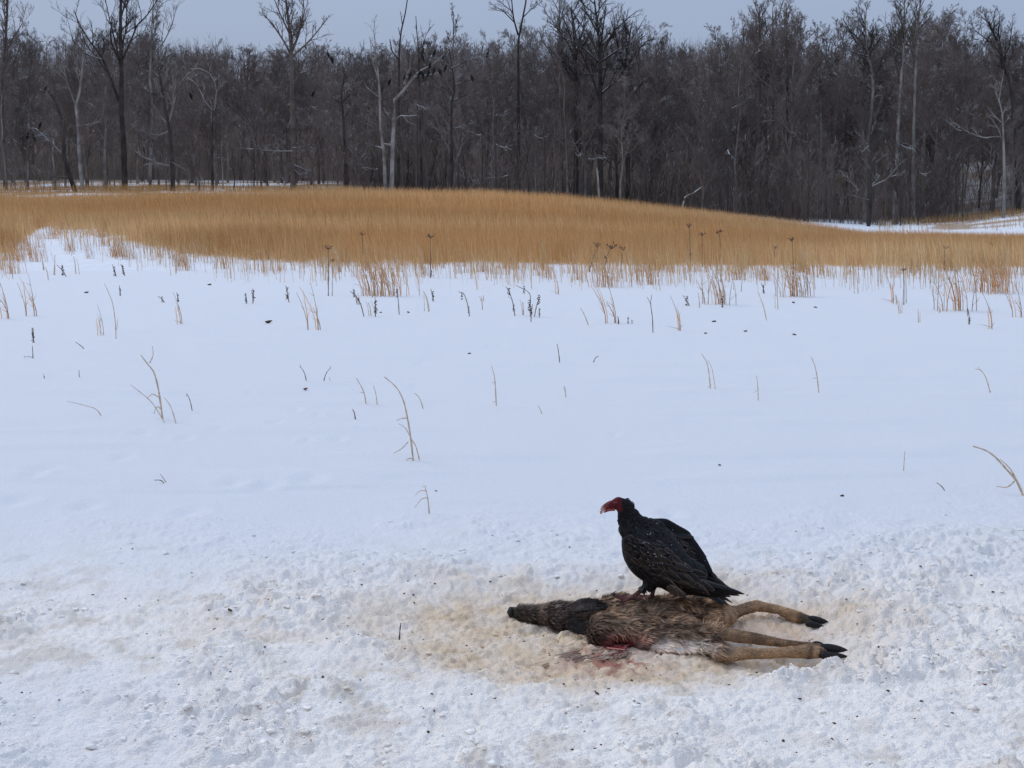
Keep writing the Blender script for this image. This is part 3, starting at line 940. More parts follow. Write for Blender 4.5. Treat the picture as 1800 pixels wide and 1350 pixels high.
st = [small_tree(np.random.default_rng(300 + k)) for k in range(4)]
fw = MB()
for k in range(330):
    y = 255 + 115 * rng.random() ** 1.1 if k < 300 else 325 + 50 * rng.random()
    u = rng.uniform(-250, 2050)
    x = (u - CX) / F * y
    z = float(gz(x, y)[0])
    V, Q, T = st[k % 4]
    a = rng.uniform(0, 6.28)
    top = ip(u, SK, SY) + 8
    H = np.clip((1.6 + (370 - top) * y / F - z), 6.5, 24) * rng.uniform(.85, 1.0)
    s = H / 18
    Rz = np.array([[math.cos(a), -math.sin(a), 0], [math.sin(a), math.cos(a), 0], [0, 0, 1]])
    wd_ = s * 1.25 * (1 + .9 * sstep(12, 7, H))
    fw.add((V * np.array([wd_, wd_, s])) @ Rz.T + np.array([x, y, z]), Q, T)
n = 16000                                          # fine upright tops of the trees along the ridge
y = 300 + 75 * rng.random(n)
u = rng.uniform(-220, 2020, n)
x = (u - CX) / F * y
z = gz(x, y)
h = rng.uniform(4.5, 9.5, n) * (.75 + .5 * fbm(x * .09, y * .05, 3, 175))
P0 = np.stack([x, y, z], 1)
P1 = P0 + np.stack([rng.normal(size=n) * .10 * h, rng.normal(size=n) * .10 * h, h], 1)
V, T = cones(P0, P1, np.full(n, .06))
fw.add(V, None, T)
m = n * 2
i = rng.integers(n, size=m)
t = rng.uniform(.2, .9, m)[:, None]
A = P0[i] * (1 - t) + P1[i] * t
V, T = cones(A, A + np.stack([rng.normal(size=m) * .9, rng.normal(size=m) * .9, rng.uniform(.8, 2.2, m)], 1), np.full(m, .035))
fw.add(V, None, T)
tag(obj('far_wood', fw.mesh('far_wood'), M['far_twig']), kind='stuff', label='far wood of bare trees rising behind the first rows', cat='wood')

n = 15000
y = 158 + 100 * rng.random(n) ** 1.5
u = rng.uniform(-200, 2000, n)
x = (u - CX) / F * y
dens = fbm(x * .09, y * .07, 3, 141)
keep = (rng.random(n) < sstep(.3, .6, dens)) & ~((u < 620) & (y < 225) & (rng.random(n) < .90)) & ~((u > 1680) & (u < 1780) & (rng.random(n) < .6))
x, y, u = x[keep], y[keep], u[keep]
z = gz(x, y)
n = len(x)
h = 1.2 + 8.5 * rng.random(n) ** 1.6
P = np.zeros((n, 3, 3))
P[:, 0] = np.stack([x, y, z - .1], 1)
d = rng.normal(size=(n, 2)) * .28
P[:, 1] = P[:, 0] + np.stack([d[:, 0] * h * .4, d[:, 1] * h * .4, h * .55], 1)
P[:, 2] = P[:, 1] + np.stack([d[:, 0] * h * .7, d[:, 1] * h * .7, h * .42], 1)
bm_ = MB()
bm_.add(*tubes(P, np.linspace(.03, .012, 3)[None] * np.ones((n, 1)), 3))
a, b = sprout(rng, P, np.full((n, 3), .03), 5, .2, 1, 48, .42, 2, .25, .2)
V, T = cones(a[:, 0], a[:, -1], np.full(len(a), .017))
bm_.add(V, None, T)
tag(obj('brush', bm_.mesh('brush'), M['brush']), kind='stuff', label='dark tangle of brush and saplings under the trees', cat='brush')

# ------------------------------------------------------------------ roosting birds
bp = np.array([[(0.16, 0, -.22), (.10, 0, -.05), (.05, 0, .10), (0, 0, .27), (-.03, 0, .40), (-.08, 0, .47), (-.12, 0, .49), (-.19, 0, .46)]], float)
br = np.array([[.03, .07, .13, .15, .11, .06, .055, .008]])
mb = MB()
mb.add(*tubes(bp, br, 8))
mb.add(*tubes(np.array([[(.04, -.13, .32), (.06, -.15, .15), (.12, -.10, -.05), (.18, -.04, -.2)], [(.04, .13, .32), (.06, .15, .15), (.12, .10, -.05), (.18, .04, -.2)]], float), np.array([[.04, .07, .05, .01]] * 2), 6))
mb.add(*tubes(np.array([[(.02, -.06, .1), (0, -.06, -.04)], [(.02, .06, .1), (0, .06, -.04)]], float), np.array([[.03, .018]] * 2), 5))
bird_me = mb.mesh('roosting_bird')
birds = [
    (80, 156, 'lone black bird high in the leaning dark tree on the left'),
    (71, 219, 'black bird above the long snowy limb of the leaning tree'),
    (49, 238, 'lower pair of left birds, the one nearer the frame edge'),
    (59, 241, 'lower pair of left birds, the one nearer the leaning tree'),
    (335, 168, 'single black bird below the white hooped branches'),
    (577, 96, 'upper one of two black birds beside the broad tall tree'),
    (583, 104, 'lower one of two black birds beside the broad tall tree'),
    (551, 163, 'single black bird on a side branch of the ladder-limbed tree'),
    (743, 90, 'upper of two birds stacked over the inner end of the perch limb'),
    (743, 101, 'lower of two birds stacked over the inner end of the perch limb'),
    (764, 92, 'black bird by itself above the middle of the long perch limb'),
    (780, 97, 'black bird at the very tip of the long rising perch limb'),
    (757, 113, 'black bird halfway up the long rising perch limb'),
    (783, 119, 'black bird in the twigs below the tip of the perch limb'),
    (773, 126, 'black bird at the outer end of the level lower perch limb'),
    (763, 124, 'second black bird from the outer end of the level perch limb'),
    (753, 128, 'third black bird from the outer end of the level perch limb'),
    (742, 130, 'black bird fourth along the level perch limb, touching its neighbour'),
    (737, 130, 'black bird nearest the fork on the level perch limb'),
    (721, 132, 'right one of two birds at the elbow of the perch tree'),
    (712, 134, 'left one of two birds at the elbow of the perch tree'),
    (685, 143, 'small black bird between the two white dead trees, upper one'),
    (676, 196, 'black bird on the short stub low in the perch tree'),
    (829, 136, 'black bird on the outer side branch right of the perch tree'),
    (857, 95, 'black bird on the farthest right branch near the skyline'),
    (1060, 97, 'black bird high in the great round oak'),
]
for px, py, lab in birds:
    Yb = 153.6 if 700 < px < 790 else 164.5
    p = up(px, py + 4, Yb)
    o = obj('roosting_bird', bird_me, M['black_bird'], None, p)
    s = rng.uniform(.98, 1.18)
    o.scale = (s * (1 if rng.random() < .5 else -1), s, s)
    o.rotation_euler = (0, 0, rng.uniform(-.8, .8))
    tag(o, lab, 'bird', 'black birds roosting in the trees')

# ------------------------------------------------------------------ golden grass
def blades(x, y, z, h, w, col, lean):
    n = len(x)
    yaw = rng.uniform(0, math.pi, n)
    wx, wy = np.cos(yaw) * w * .5, np.sin(yaw) * w * .5
    ld = rng.normal(size=n) * 1.1 + math.pi
    lx, ly = np.cos(ld) * lean * h, np.sin(ld) * lean * h
    V = np.empty((n, 5, 3))
    V[:, 0] = np.stack([x - wx, y - wy, z], 1)
    V[:, 1] = np.stack([x + wx, y + wy, z], 1)
    mx, my, mz = x + lx * .35, y + ly * .35, z + h * .6
    V[:, 2] = np.stack([mx + wx * .8, my + wy * .8, mz], 1)
    V[:, 3] = np.stack([mx - wx * .8, my - wy * .8, mz], 1)
    V[:, 4] = np.stack([x + lx, y + ly, z + h * np.sqrt(np.clip(1 - lean * lean * .5, .2, 1))], 1)
    b = np.arange(n) * 5
    Q = np.stack([b, b + 1, b + 2, b + 3], 1)
    T = np.stack([b + 3, b + 2, b + 4], 1)
    return V.reshape(-1, 3), Q, T, np.repeat(col, 5, 0)


def grass_col(x, y, n):
    t = rng.random(n)
    a, b, c = np.array([.67, .415, .20]), np.array([.73, .49, .27]), np.array([.57, .33, .14])
    col = np.where((t < .5)[:, None], a, np.where((t < .75)[:, None], b, c))
    p = fbm(x * .07, y * .16, 4, 151)[:, None]
    col = col * np.array([.94, 1.0, 1.03]) * (0.72 + .52 * p) * rng.uniform(.87, 1.13, n)[:, None]
    red = sstep(.42, .62, fbm(x * .07 + 9, y * .14, 3, 157))[:, None]
    pale = sstep(.52, .66, fbm(x * .05 - 4, y * .2, 3, 159))[:, None]
    return col * (1 - red * np.array([.10, .19, .28])) * (1 + pale * np.array([.12, .14, .16]))


gb = MB()
n = 215000
y = 29 * (118 / 29) ** rng.random(n)
u = rng.uniform(-260, 2060, n)
x = (u - CX) / F * y
z = terrain(x, y)
fi = field_in(x, y, z)
cl_ = sstep(.50, .66, fbm(x * 1.3, y * .8, 3, 163))
keep = rng.random(n) < np.maximum(sstep(-4, 7, fi), .55 * cl_ * sstep(-52, 3, fi) ** 1.5 + .04 * sstep(-60, 0, fi))
x, y, z = x[keep], y[keep], z[keep]
n = len(x)
h = (.62 + .42 * rng.random(n)) * (.8 + .4 * fbm(x * .25, y * .25, 3, 161))
w = np.clip(.011 * y / 45, .009, .03) * rng.uniform(.7, 1.3, n)
gb.add(*blades(x, y, z - .03, h, w, grass_col(x, y, n), rng.uniform(.04, .28, n)))
# tussocks on the rough ground beyond the hill and on the right rise
n = 42000
y = rng.uniform(118, 176, n)
u = rng.uniform(-200, 2000, n)
x = (u - CX) / F * y
z = terrain(x, y)
k1 = (u < 640) & (fbm(x * .12, y * .22, 4, 121) > .47)
k2 = (u > 1540) & (y > 136) & (rng.random(n) < .15 + .25 * (fbm(x * .5, y * .3, 3, 125) > .5) + .8 * sstep(148, 160, y) * sstep(1560, 1640, u))
keep = k1 | k2
x, y, z = x[keep], y[keep], z[keep]
n = len(x)
gb.add(*blades(x, y, z - .03, rng.uniform(.5, 1.0, n), np.full(n, .035), grass_col(x, y, n) * .85, rng.uniform(.04, .3, n)))
tag(obj('golden_grass', gb.mesh('golden_grass', False), M['grass']), kind='stuff', label='dense golden winter grass covering the low hill', cat='grass')

# ------------------------------------------------------------------ tufts on the snow
def tuft_mesh(g, ns, h, spread, lean=.2, rad=.0075):
    mb = MB()
    P = np.zeros((ns, 5, 3))
    P[:, 0, 0] = g.normal(size=ns) * spread
    P[:, 0, 1] = g.normal(size=ns) * spread
    hh = h * g.uniform(.45, 1.0, ns)
    lx = -g.normal(loc=lean, scale=.16, size=ns)
    ly = g.normal(scale=.12, size=ns)
    for q in range(1, 5):
        t = q / 4
        P[:, q] = P[:, 0] + np.stack([lx * hh * t ** 1.7, ly * hh * t ** 1.7, hh * t], 1)
    P[:, 0, 2] = -.06
    rr = np.linspace(1, .45, 5)[None] * g.uniform(.7, 1.2, ns)[:, None] * rad
    tc_ = np.array([.86, .57, .30])
    cc = tc_ * g.uniform(.6, 1.25, ns)[:, None]
    V, Q = tubes(P, rr, 3)
    mb.add(V, Q, None, np.repeat(cc, 15, 0))
    # dry leaf blades hanging off the stems
    a, b = sprout(g, P, rr, 2, .1, .8, 38, .35, 2, -.1, .2)
    V, T = cones(a[:, 0], a[:, -1], np.full(len(a), rad * .7))
    mb.add(V, None, T, np.repeat(np.repeat(cc, 2, 0) * 1.1, 4, 0))
    return mb.mesh('grass_tuft')


tufts = [tuft_mesh(np.random.default_rng(400 + k), ns, h, sp) for k, (ns, h, sp) in enumerate(
    [(12, .75, .10), (22, .8, .17), (6, .7, .06), (36, .85, .20), (4, .55, .05), (16, .6, .14)])]


def put_tuft(px, py, k, s, lab, group):
    p = at(px, py)
    z = float(gz(p[0], p[1])[0])
    o = obj('grass_tuft', tufts[k], M['grass'], None, (p[0], p[1], z))
    o.scale = (s, s, s)
    o.rotation_euler = (0, 0, rng.uniform(-.5, .5))
    tag(o, lab, 'grass tuft', group)


big = [
    (682, 521, 3, 1.05, 'widest loose tuft of tan grass on the snow left of the middle'),
    (655, 520, 0, 1.0, 'thin grass tuft touching the widest loose tuft on its left'),
    (560, 580, 2, .95, 'tight upright bunch of grass stems standing alone in front of the widest tuft'),
    (1078, 568, 2, .95, 'pair of leaning grass stems with dark stubs at their foot'),
    (1068, 505, 3, .9, 'broad tuft of grass and seed stalks near the middle of the field edge'),
    (1140, 500, 1, .9, 'grass tuft between the seed stalks and the two tall flower stems'),
    (1262, 534, 1, .95, 'leaning grass tuft with a dark weed at its right foot'),
    (1390, 521, 1, .95, 'left one of two straight grass tufts standing side by side'),
    (1415, 521, 0, 1.0, 'right one of two straight grass tufts standing side by side'),
    (1678, 545, 1, 1.05, 'tall leaning tuft of tan grass near the right edge'),
    (1735, 512, 3, 1.0, 'thick grass tuft at the field edge near the right corner'),
    (1760, 515, 3, .9, 'bushy grass tuft next to the thick corner tuft'),
    (1793, 558, 2, .8, 'few bent stems at the right edge of the snow'),
    (1742, 578, 4, .95, 'two thin pale stems in front of the right corner tufts'),
    (1195, 582, 4, .9, 'short bunch of bent stems right of the dark-stubbed pair'),
    (980, 518, 4, 1.0, 'two close grass stems alone near the field edge'),
    (1570, 532, 4, 1.1, 'thin pair of straight stems standing left of the paired dark stalks'),
    (12, 560, 2, 1.0, 'grass stems cut off by the left edge of the picture'),
    (62, 555, 2, .95, 'leaning group of stems beside the left edge'),
    (175, 590, 4, .75, 'two short stems left of the tall single grass stalk'),
    (315, 571, 4, .85, 'pair of bent stems beside two dark weed spikes'),
    (125, 455, 1, .7, 'grass tuft in the middle of the left snow bay'),
    (210, 460, 1, .75, 'dense tuft on the right side of the left snow bay'),
    (160, 462, 0, .7, 'small tuft in front of the left snow bay'),
    (65, 465, 3, .75, 'thick tuft on the left side of the snow bay'),
    (25, 462, 3, .8, 'thickest tuft of the snow bay next to the left edge'),
    (850, 478, 1, .6, 'low dense tuft at the field edge in the middle'),
    (1730, 470, 3, .8, 'upper tuft at the field edge behind the thick corner tuft'),
]
for a in big:
    put_tuft(*a, 'grass tufts on the snow')
FR = [(20, 'at the left edge of the picture'), (150, 'at the mouth of the left snow bay'), (330, 'right of the left snow bay'), (450, 'left of the dry flower stem'), (577, 'around the dry flower stem'), (670, 'behind the widest tuft'),
      (757, 'around the tallest middle flower stem'), (860, 'above the seed spikes'), (970, 'above the lone pair of stems'), (1075, 'around the brown umbrella-headed cluster'), (1235, 'around the three flat-headed stems'),
      (1400, 'behind the two straight tufts'), (1500, 'right of the two straight tufts'), (1590, 'behind the two straight dark stalks'), (1680, 'behind the tall leaning right tuft'), (1780, 'near the right corner')]
for k in range(150):
    px = rng.uniform(-40, 1840)
    py = ip(px, BU, BY) + 1 + 26 * rng.random() ** 2.2 * (1.6 if px < 330 else 1)
    if px > 1250: py += 8 * rng.random()
    wh = min(FR, key=lambda a: abs(a[0] - px))[1]
    put_tuft(px, py, int(rng.integers(6)), rng.uniform(.45, .85), 'small tan field-edge tuft, ' + wh, 'small tufts along the field edge')
for k in range(46):
    px = 270 * rng.random() ** 1.3 - 10
    py = 402 + 62 * rng.random()
    put_tuft(px, py, [1, 3, 3, 5, 1, 0][int(rng.integers(6))], rng.uniform(.5, .8), 'bushy tan tuft standing in the snow bay at the left end of the golden field', 'tufts in the left snow bay')


# ------------------------------------------------------------------ single stalks
def stalk(lab, lines, r=.0045, mat='stalk', name='grass_stalk', cat='grass stalk', group='single stalks in the snow', head=None):
    px, py = lines[0][0]
    base = at(px, py)
    Y = base[1]
    z0 = float(gz(base[0], Y)[0])
    mb = MB()
    o0 = np.array([base[0], Y, 0])
    for li, pl in enumerate(lines):
        p = np.array([np.array(up(a, b, Y)) - o0 for a, b in pl])
        p[:, 1] += np.linspace(0, 1, len(p)) * rng.normal() * .04
        if li == 0: p[0, 2] = min(p[0, 2], z0) - .06
        if len(p) > 2:
            # round the bends
            tt = np.linspace(0, len(p) - 1, 4 * len(p))
            i = np.clip(tt.astype(int), 0, len(p) - 2)
            f = (tt - i)[:, None]
            P0, P1, P2, P3 = p[np.maximum(i - 1, 0)], p[i], p[i + 1], p[np.minimum(i + 2, len(p) - 1)]
            p = .5 * (2 * P1 + (P2 - P0) * f + (2 * P0 - 5 * P1 + 4 * P2 - P3) * f ** 2 + (3 * P1 - P0 - 3 * P2 + P3) * f ** 3)
        rr = np.linspace(1, .45, len(p)) * max(r, .00038 * Y) * (1 if li == 0 else .6) * (1 + .18 * np.sin(np.arange(len(p)) * 2.1))
        mb.add(*tubes(p[None], rr[None], 5))
    me = mb.mesh(name)
    if head is None:
        o = obj(name, me, M[mat], None, o0)
        tag(o, lab, cat, group)
        return o
    root = empty(name, o0)
    tag(root, lab, cat, group)
    obj('stem', me, M[mat], root)
    for (hx, hy, s, kind) in head:
        hb = MB()
        c = np.array(up(hx, hy, Y)) - o0
        k = Y / F
        if kind == 'spike':                        # a seed spike: whorls of small bracts
            m = 30
            t = rng.random(m)
            P0 = c + np.stack([rng.normal(size=m) * .05 * s * k, rng.normal(size=m) * .05 * s * k, (t - .5) * s * k], 1)
            D = rng.normal(size=(m, 3)) * np.array([1, 1, .7])
            P1 = P0 + D / np.linalg.norm(D, axis=1, keepdims=True) * s * k * .16
            V, T = cones(P0, P1, np.full(m, .05 * s * k))
            hb.add(V, None, T)
        else:                                      # a flat-topped or tufted head
            m = 9                                  # rays spread up from the stem, each with a small cluster on top
            D = rng.normal(size=(m, 3)) * np.array([.75, .75, .15]) + np.array([0, 0, .75])
            D /= np.linalg.norm(D, axis=1, keepdims=True)
            L = s * k * rng.uniform(.45, .8, m)
            f0 = c - np.array([0, 0, .35 * s * k])
            V, T = cones(f0 + 0 * D, f0 + D * L[:, None] * 1.05, np.full(m, .075 * s * k))
            hb.add(V, None, T)
            D2 = np.repeat(D, 4, 0) * .25 + rng.normal(size=(m * 4, 3)) * .6
            e0 = np.repeat(f0 + D * L[:, None], 4, 0)
            V, T = cones(e0, e0 + D2 * s * k * .16, np.full(m * 4, .06 * s * k))
            hb.add(V, None, T)
        obj('seed_head', hb.mesh('seed_head', False), M['weed'], root)
    return root


stalk('thick bent grass stalk with a forked tip, tallest on the left of the snow', [[(287, 737), (280, 690), (272, 655), (262, 640), (250, 623)], [(263, 638), (268, 625), (266, 609)], [(281, 700), (268, 693), (257, 702)], [(285, 722), (276, 715), (270, 728)]], r=.008)
stalk('thin straight twig leaning left across the thick forked stalk', [[(297, 743), (270, 710), (246, 687), (232, 675)]], r=.0035)
stalk('thin twig leaning the other way behind the thick forked stalk', [[(313, 744), (300, 718), (286, 700)]], r=.003)
stalk('longest arching grass stalk with a second stem, in the middle of the snow', [[(728, 811), (722, 768), (716, 730), (709, 700), (697, 678), (677, 660)], [(737, 808), (731, 785), (722, 770), (712, 752), (700, 745)], [(717, 777), (705, 790), (690, 799)], [(726, 806), (718, 806), (713, 811)], [(715, 735), (706, 735), (698, 738)]], r=.0065)
stalk('short dry stalk with two twigs bent left, nearest the trampled snow', [[(756, 909), (753, 885), (749, 862)], [(749, 863), (738, 863), (730, 872)], [(750, 875), (740, 878), (729, 892)], [(748, 862), (747, 855), (742, 858)]], r=.0045)
stalk('big arching grass stalk leaning in from the right edge', [[(1806, 872), (1790, 850), (1770, 825), (1752, 805), (1735, 793), (1713, 786)], [(1790, 850), (1777, 825), (1760, 808)], [(1783, 846), (1773, 858), (1757, 858)], [(1803, 880), (1785, 888), (1770, 900)]], r=.0075)
stalk('slim single stalk right of the longest arching one', [[(873, 714), (871, 685), (869, 662), (864, 643)], [(873, 705), (865, 708)], [(870, 672), (866, 670)]], r=.0055)
stalk('short stalk with a bent tip, left one of a pair', [[(645, 711), (640, 690), (627, 664)], [(640, 690), (634, 689)]], r=.006)
stalk('short stalk, right and thinner one of a pair', [[(664, 712), (661, 695), (656, 678)]], r=.004)
stalk('small leaning stalk just right of the longest arching one', [[(747, 719), (739, 702), (729, 690)]], r=.004)
stalk('small brown stub with a leaf in front of the short pair', [[(626, 738), (623, 728), (619, 720)]], r=.006, mat='weed_stem')
stalk('double stalk leaning left, in the right half of the snow', [[(1250, 686), (1247, 660), (1243, 638), (1233, 621)], [(1258, 687), (1254, 660), (1251, 645), (1244, 632)], [(1250, 676), (1245, 682)]], r=.0055)
stalk('thin straight stalk right of the double one', [[(1333, 706), (1331, 685), (1327, 658)], [(1332, 686), (1323, 690)]], r=.0045)
stalk('curved single stalk farthest up on the right', [[(1441, 693), (1437, 665), (1433, 643), (1427, 628)], [(1437, 664), (1428, 665)]], r=.0055)
stalk('leaning stalk with a frayed bent top near the right edge', [[(1745, 696), (1735, 670), (1725, 652), (1712, 648)], [(1724, 651), (1720, 645)], [(1742, 688), (1736, 695)]], r=.005)
stalk('dark straight stick standing in the upper middle snow', [[(985, 639), (982, 620), (979, 604)]], r=.006, mat='weed_stem')
stalk('short slanting stick right of the dark straight one', [[(1040, 637), (1046, 630), (1052, 625)]], r=.005, mat='weed_stem')
stalk('tiny hooked stalk in the middle of the right snow', [[(995, 701), (994, 688), (992, 678)], [(993, 688), (990, 680)]], r=.004)
stalk('thin leaning straw above the far wind ridge', [[(956, 729), (950, 720), (945, 713)]], r=.003)
stalk('straight thin straw standing alone on the lower right snow', [[(1588, 830), (1587, 810), (1586, 790)]], r=.0032)
stalk('fine arching straw lying low on the left snow', [[(186, 733), (172, 722), (155, 714), (135, 709)], [(135, 709), (126, 706), (121, 703)]], r=.0032)
stalk('V-shaped pair of small dark twigs', [[(295, 852), (288, 845), (275, 841)], [(294, 851), (286, 842), (279, 835)]], r=.004, mat='weed_stem')
stalk('tall curved grass stalk alone in the upper left snow', [[(204, 596), (203, 565), (198, 530), (185, 498)], [(205, 580), (208, 560)]], r=.007)
stalk('slanting straw with a dark knob at its foot', [[(1037, 571), (1028, 555), (1020, 541)]], r=.008)
stalk('single dark stem rising beside the bent bunch', [[(1148, 585), (1147, 560), (1144, 535), (1146, 518)], [(1144, 535), (1138, 522)]], r=.007, mat='weed_stem')
stalk('thin straw leaning left of the paired dark stalks', [[(1349, 563), (1343, 540), (1333, 512)]], r=.006)
stalk('slanting twig fallen into the rough snow at the right', [[(1670, 867), (1660, 860), (1649, 850)]], r=.004, mat='weed_stem')
stalk('thin bent weed stem lying in the upper left snow', [[(156, 613), (144, 609), (133, 601)]], r=.006, mat='weed_stem')
stalk('brown upright splinter in the stained snow left of the carcass', [[(700, 1128), (702, 1112), (703, 1102)]], r=.0035, mat='scrap')

for k in range(60):
    px = rng.uniform(10, 1790)
    py = ip(px, BU, BY) + 14 + 85 * rng.random() ** 1.7
    hp = rng.uniform(14, 46) * (1.25 - (py - 470) / 260)
    ln = rng.normal() * .12 - .10
    kk = rng.integers(1, 4)
    lines = []
    for q in range(kk):
        a0 = px + rng.normal() * 5 * (q > 0)
        l2, h2_ = ln + rng.normal() * .08, hp * rng.uniform(.6, 1.0)
        lines.append([(a0, py), (a0 + l2 * h2_ * .4, py - h2_ * .55), (a0 + l2 * h2_ * 1.1, py - h2_)])
    wh = min(FR, key=lambda a: abs(a[0] - px))[1]
    stalk('thin pale straw before the field, ' + wh, lines, r=.003, group='thin straws before the field edge')

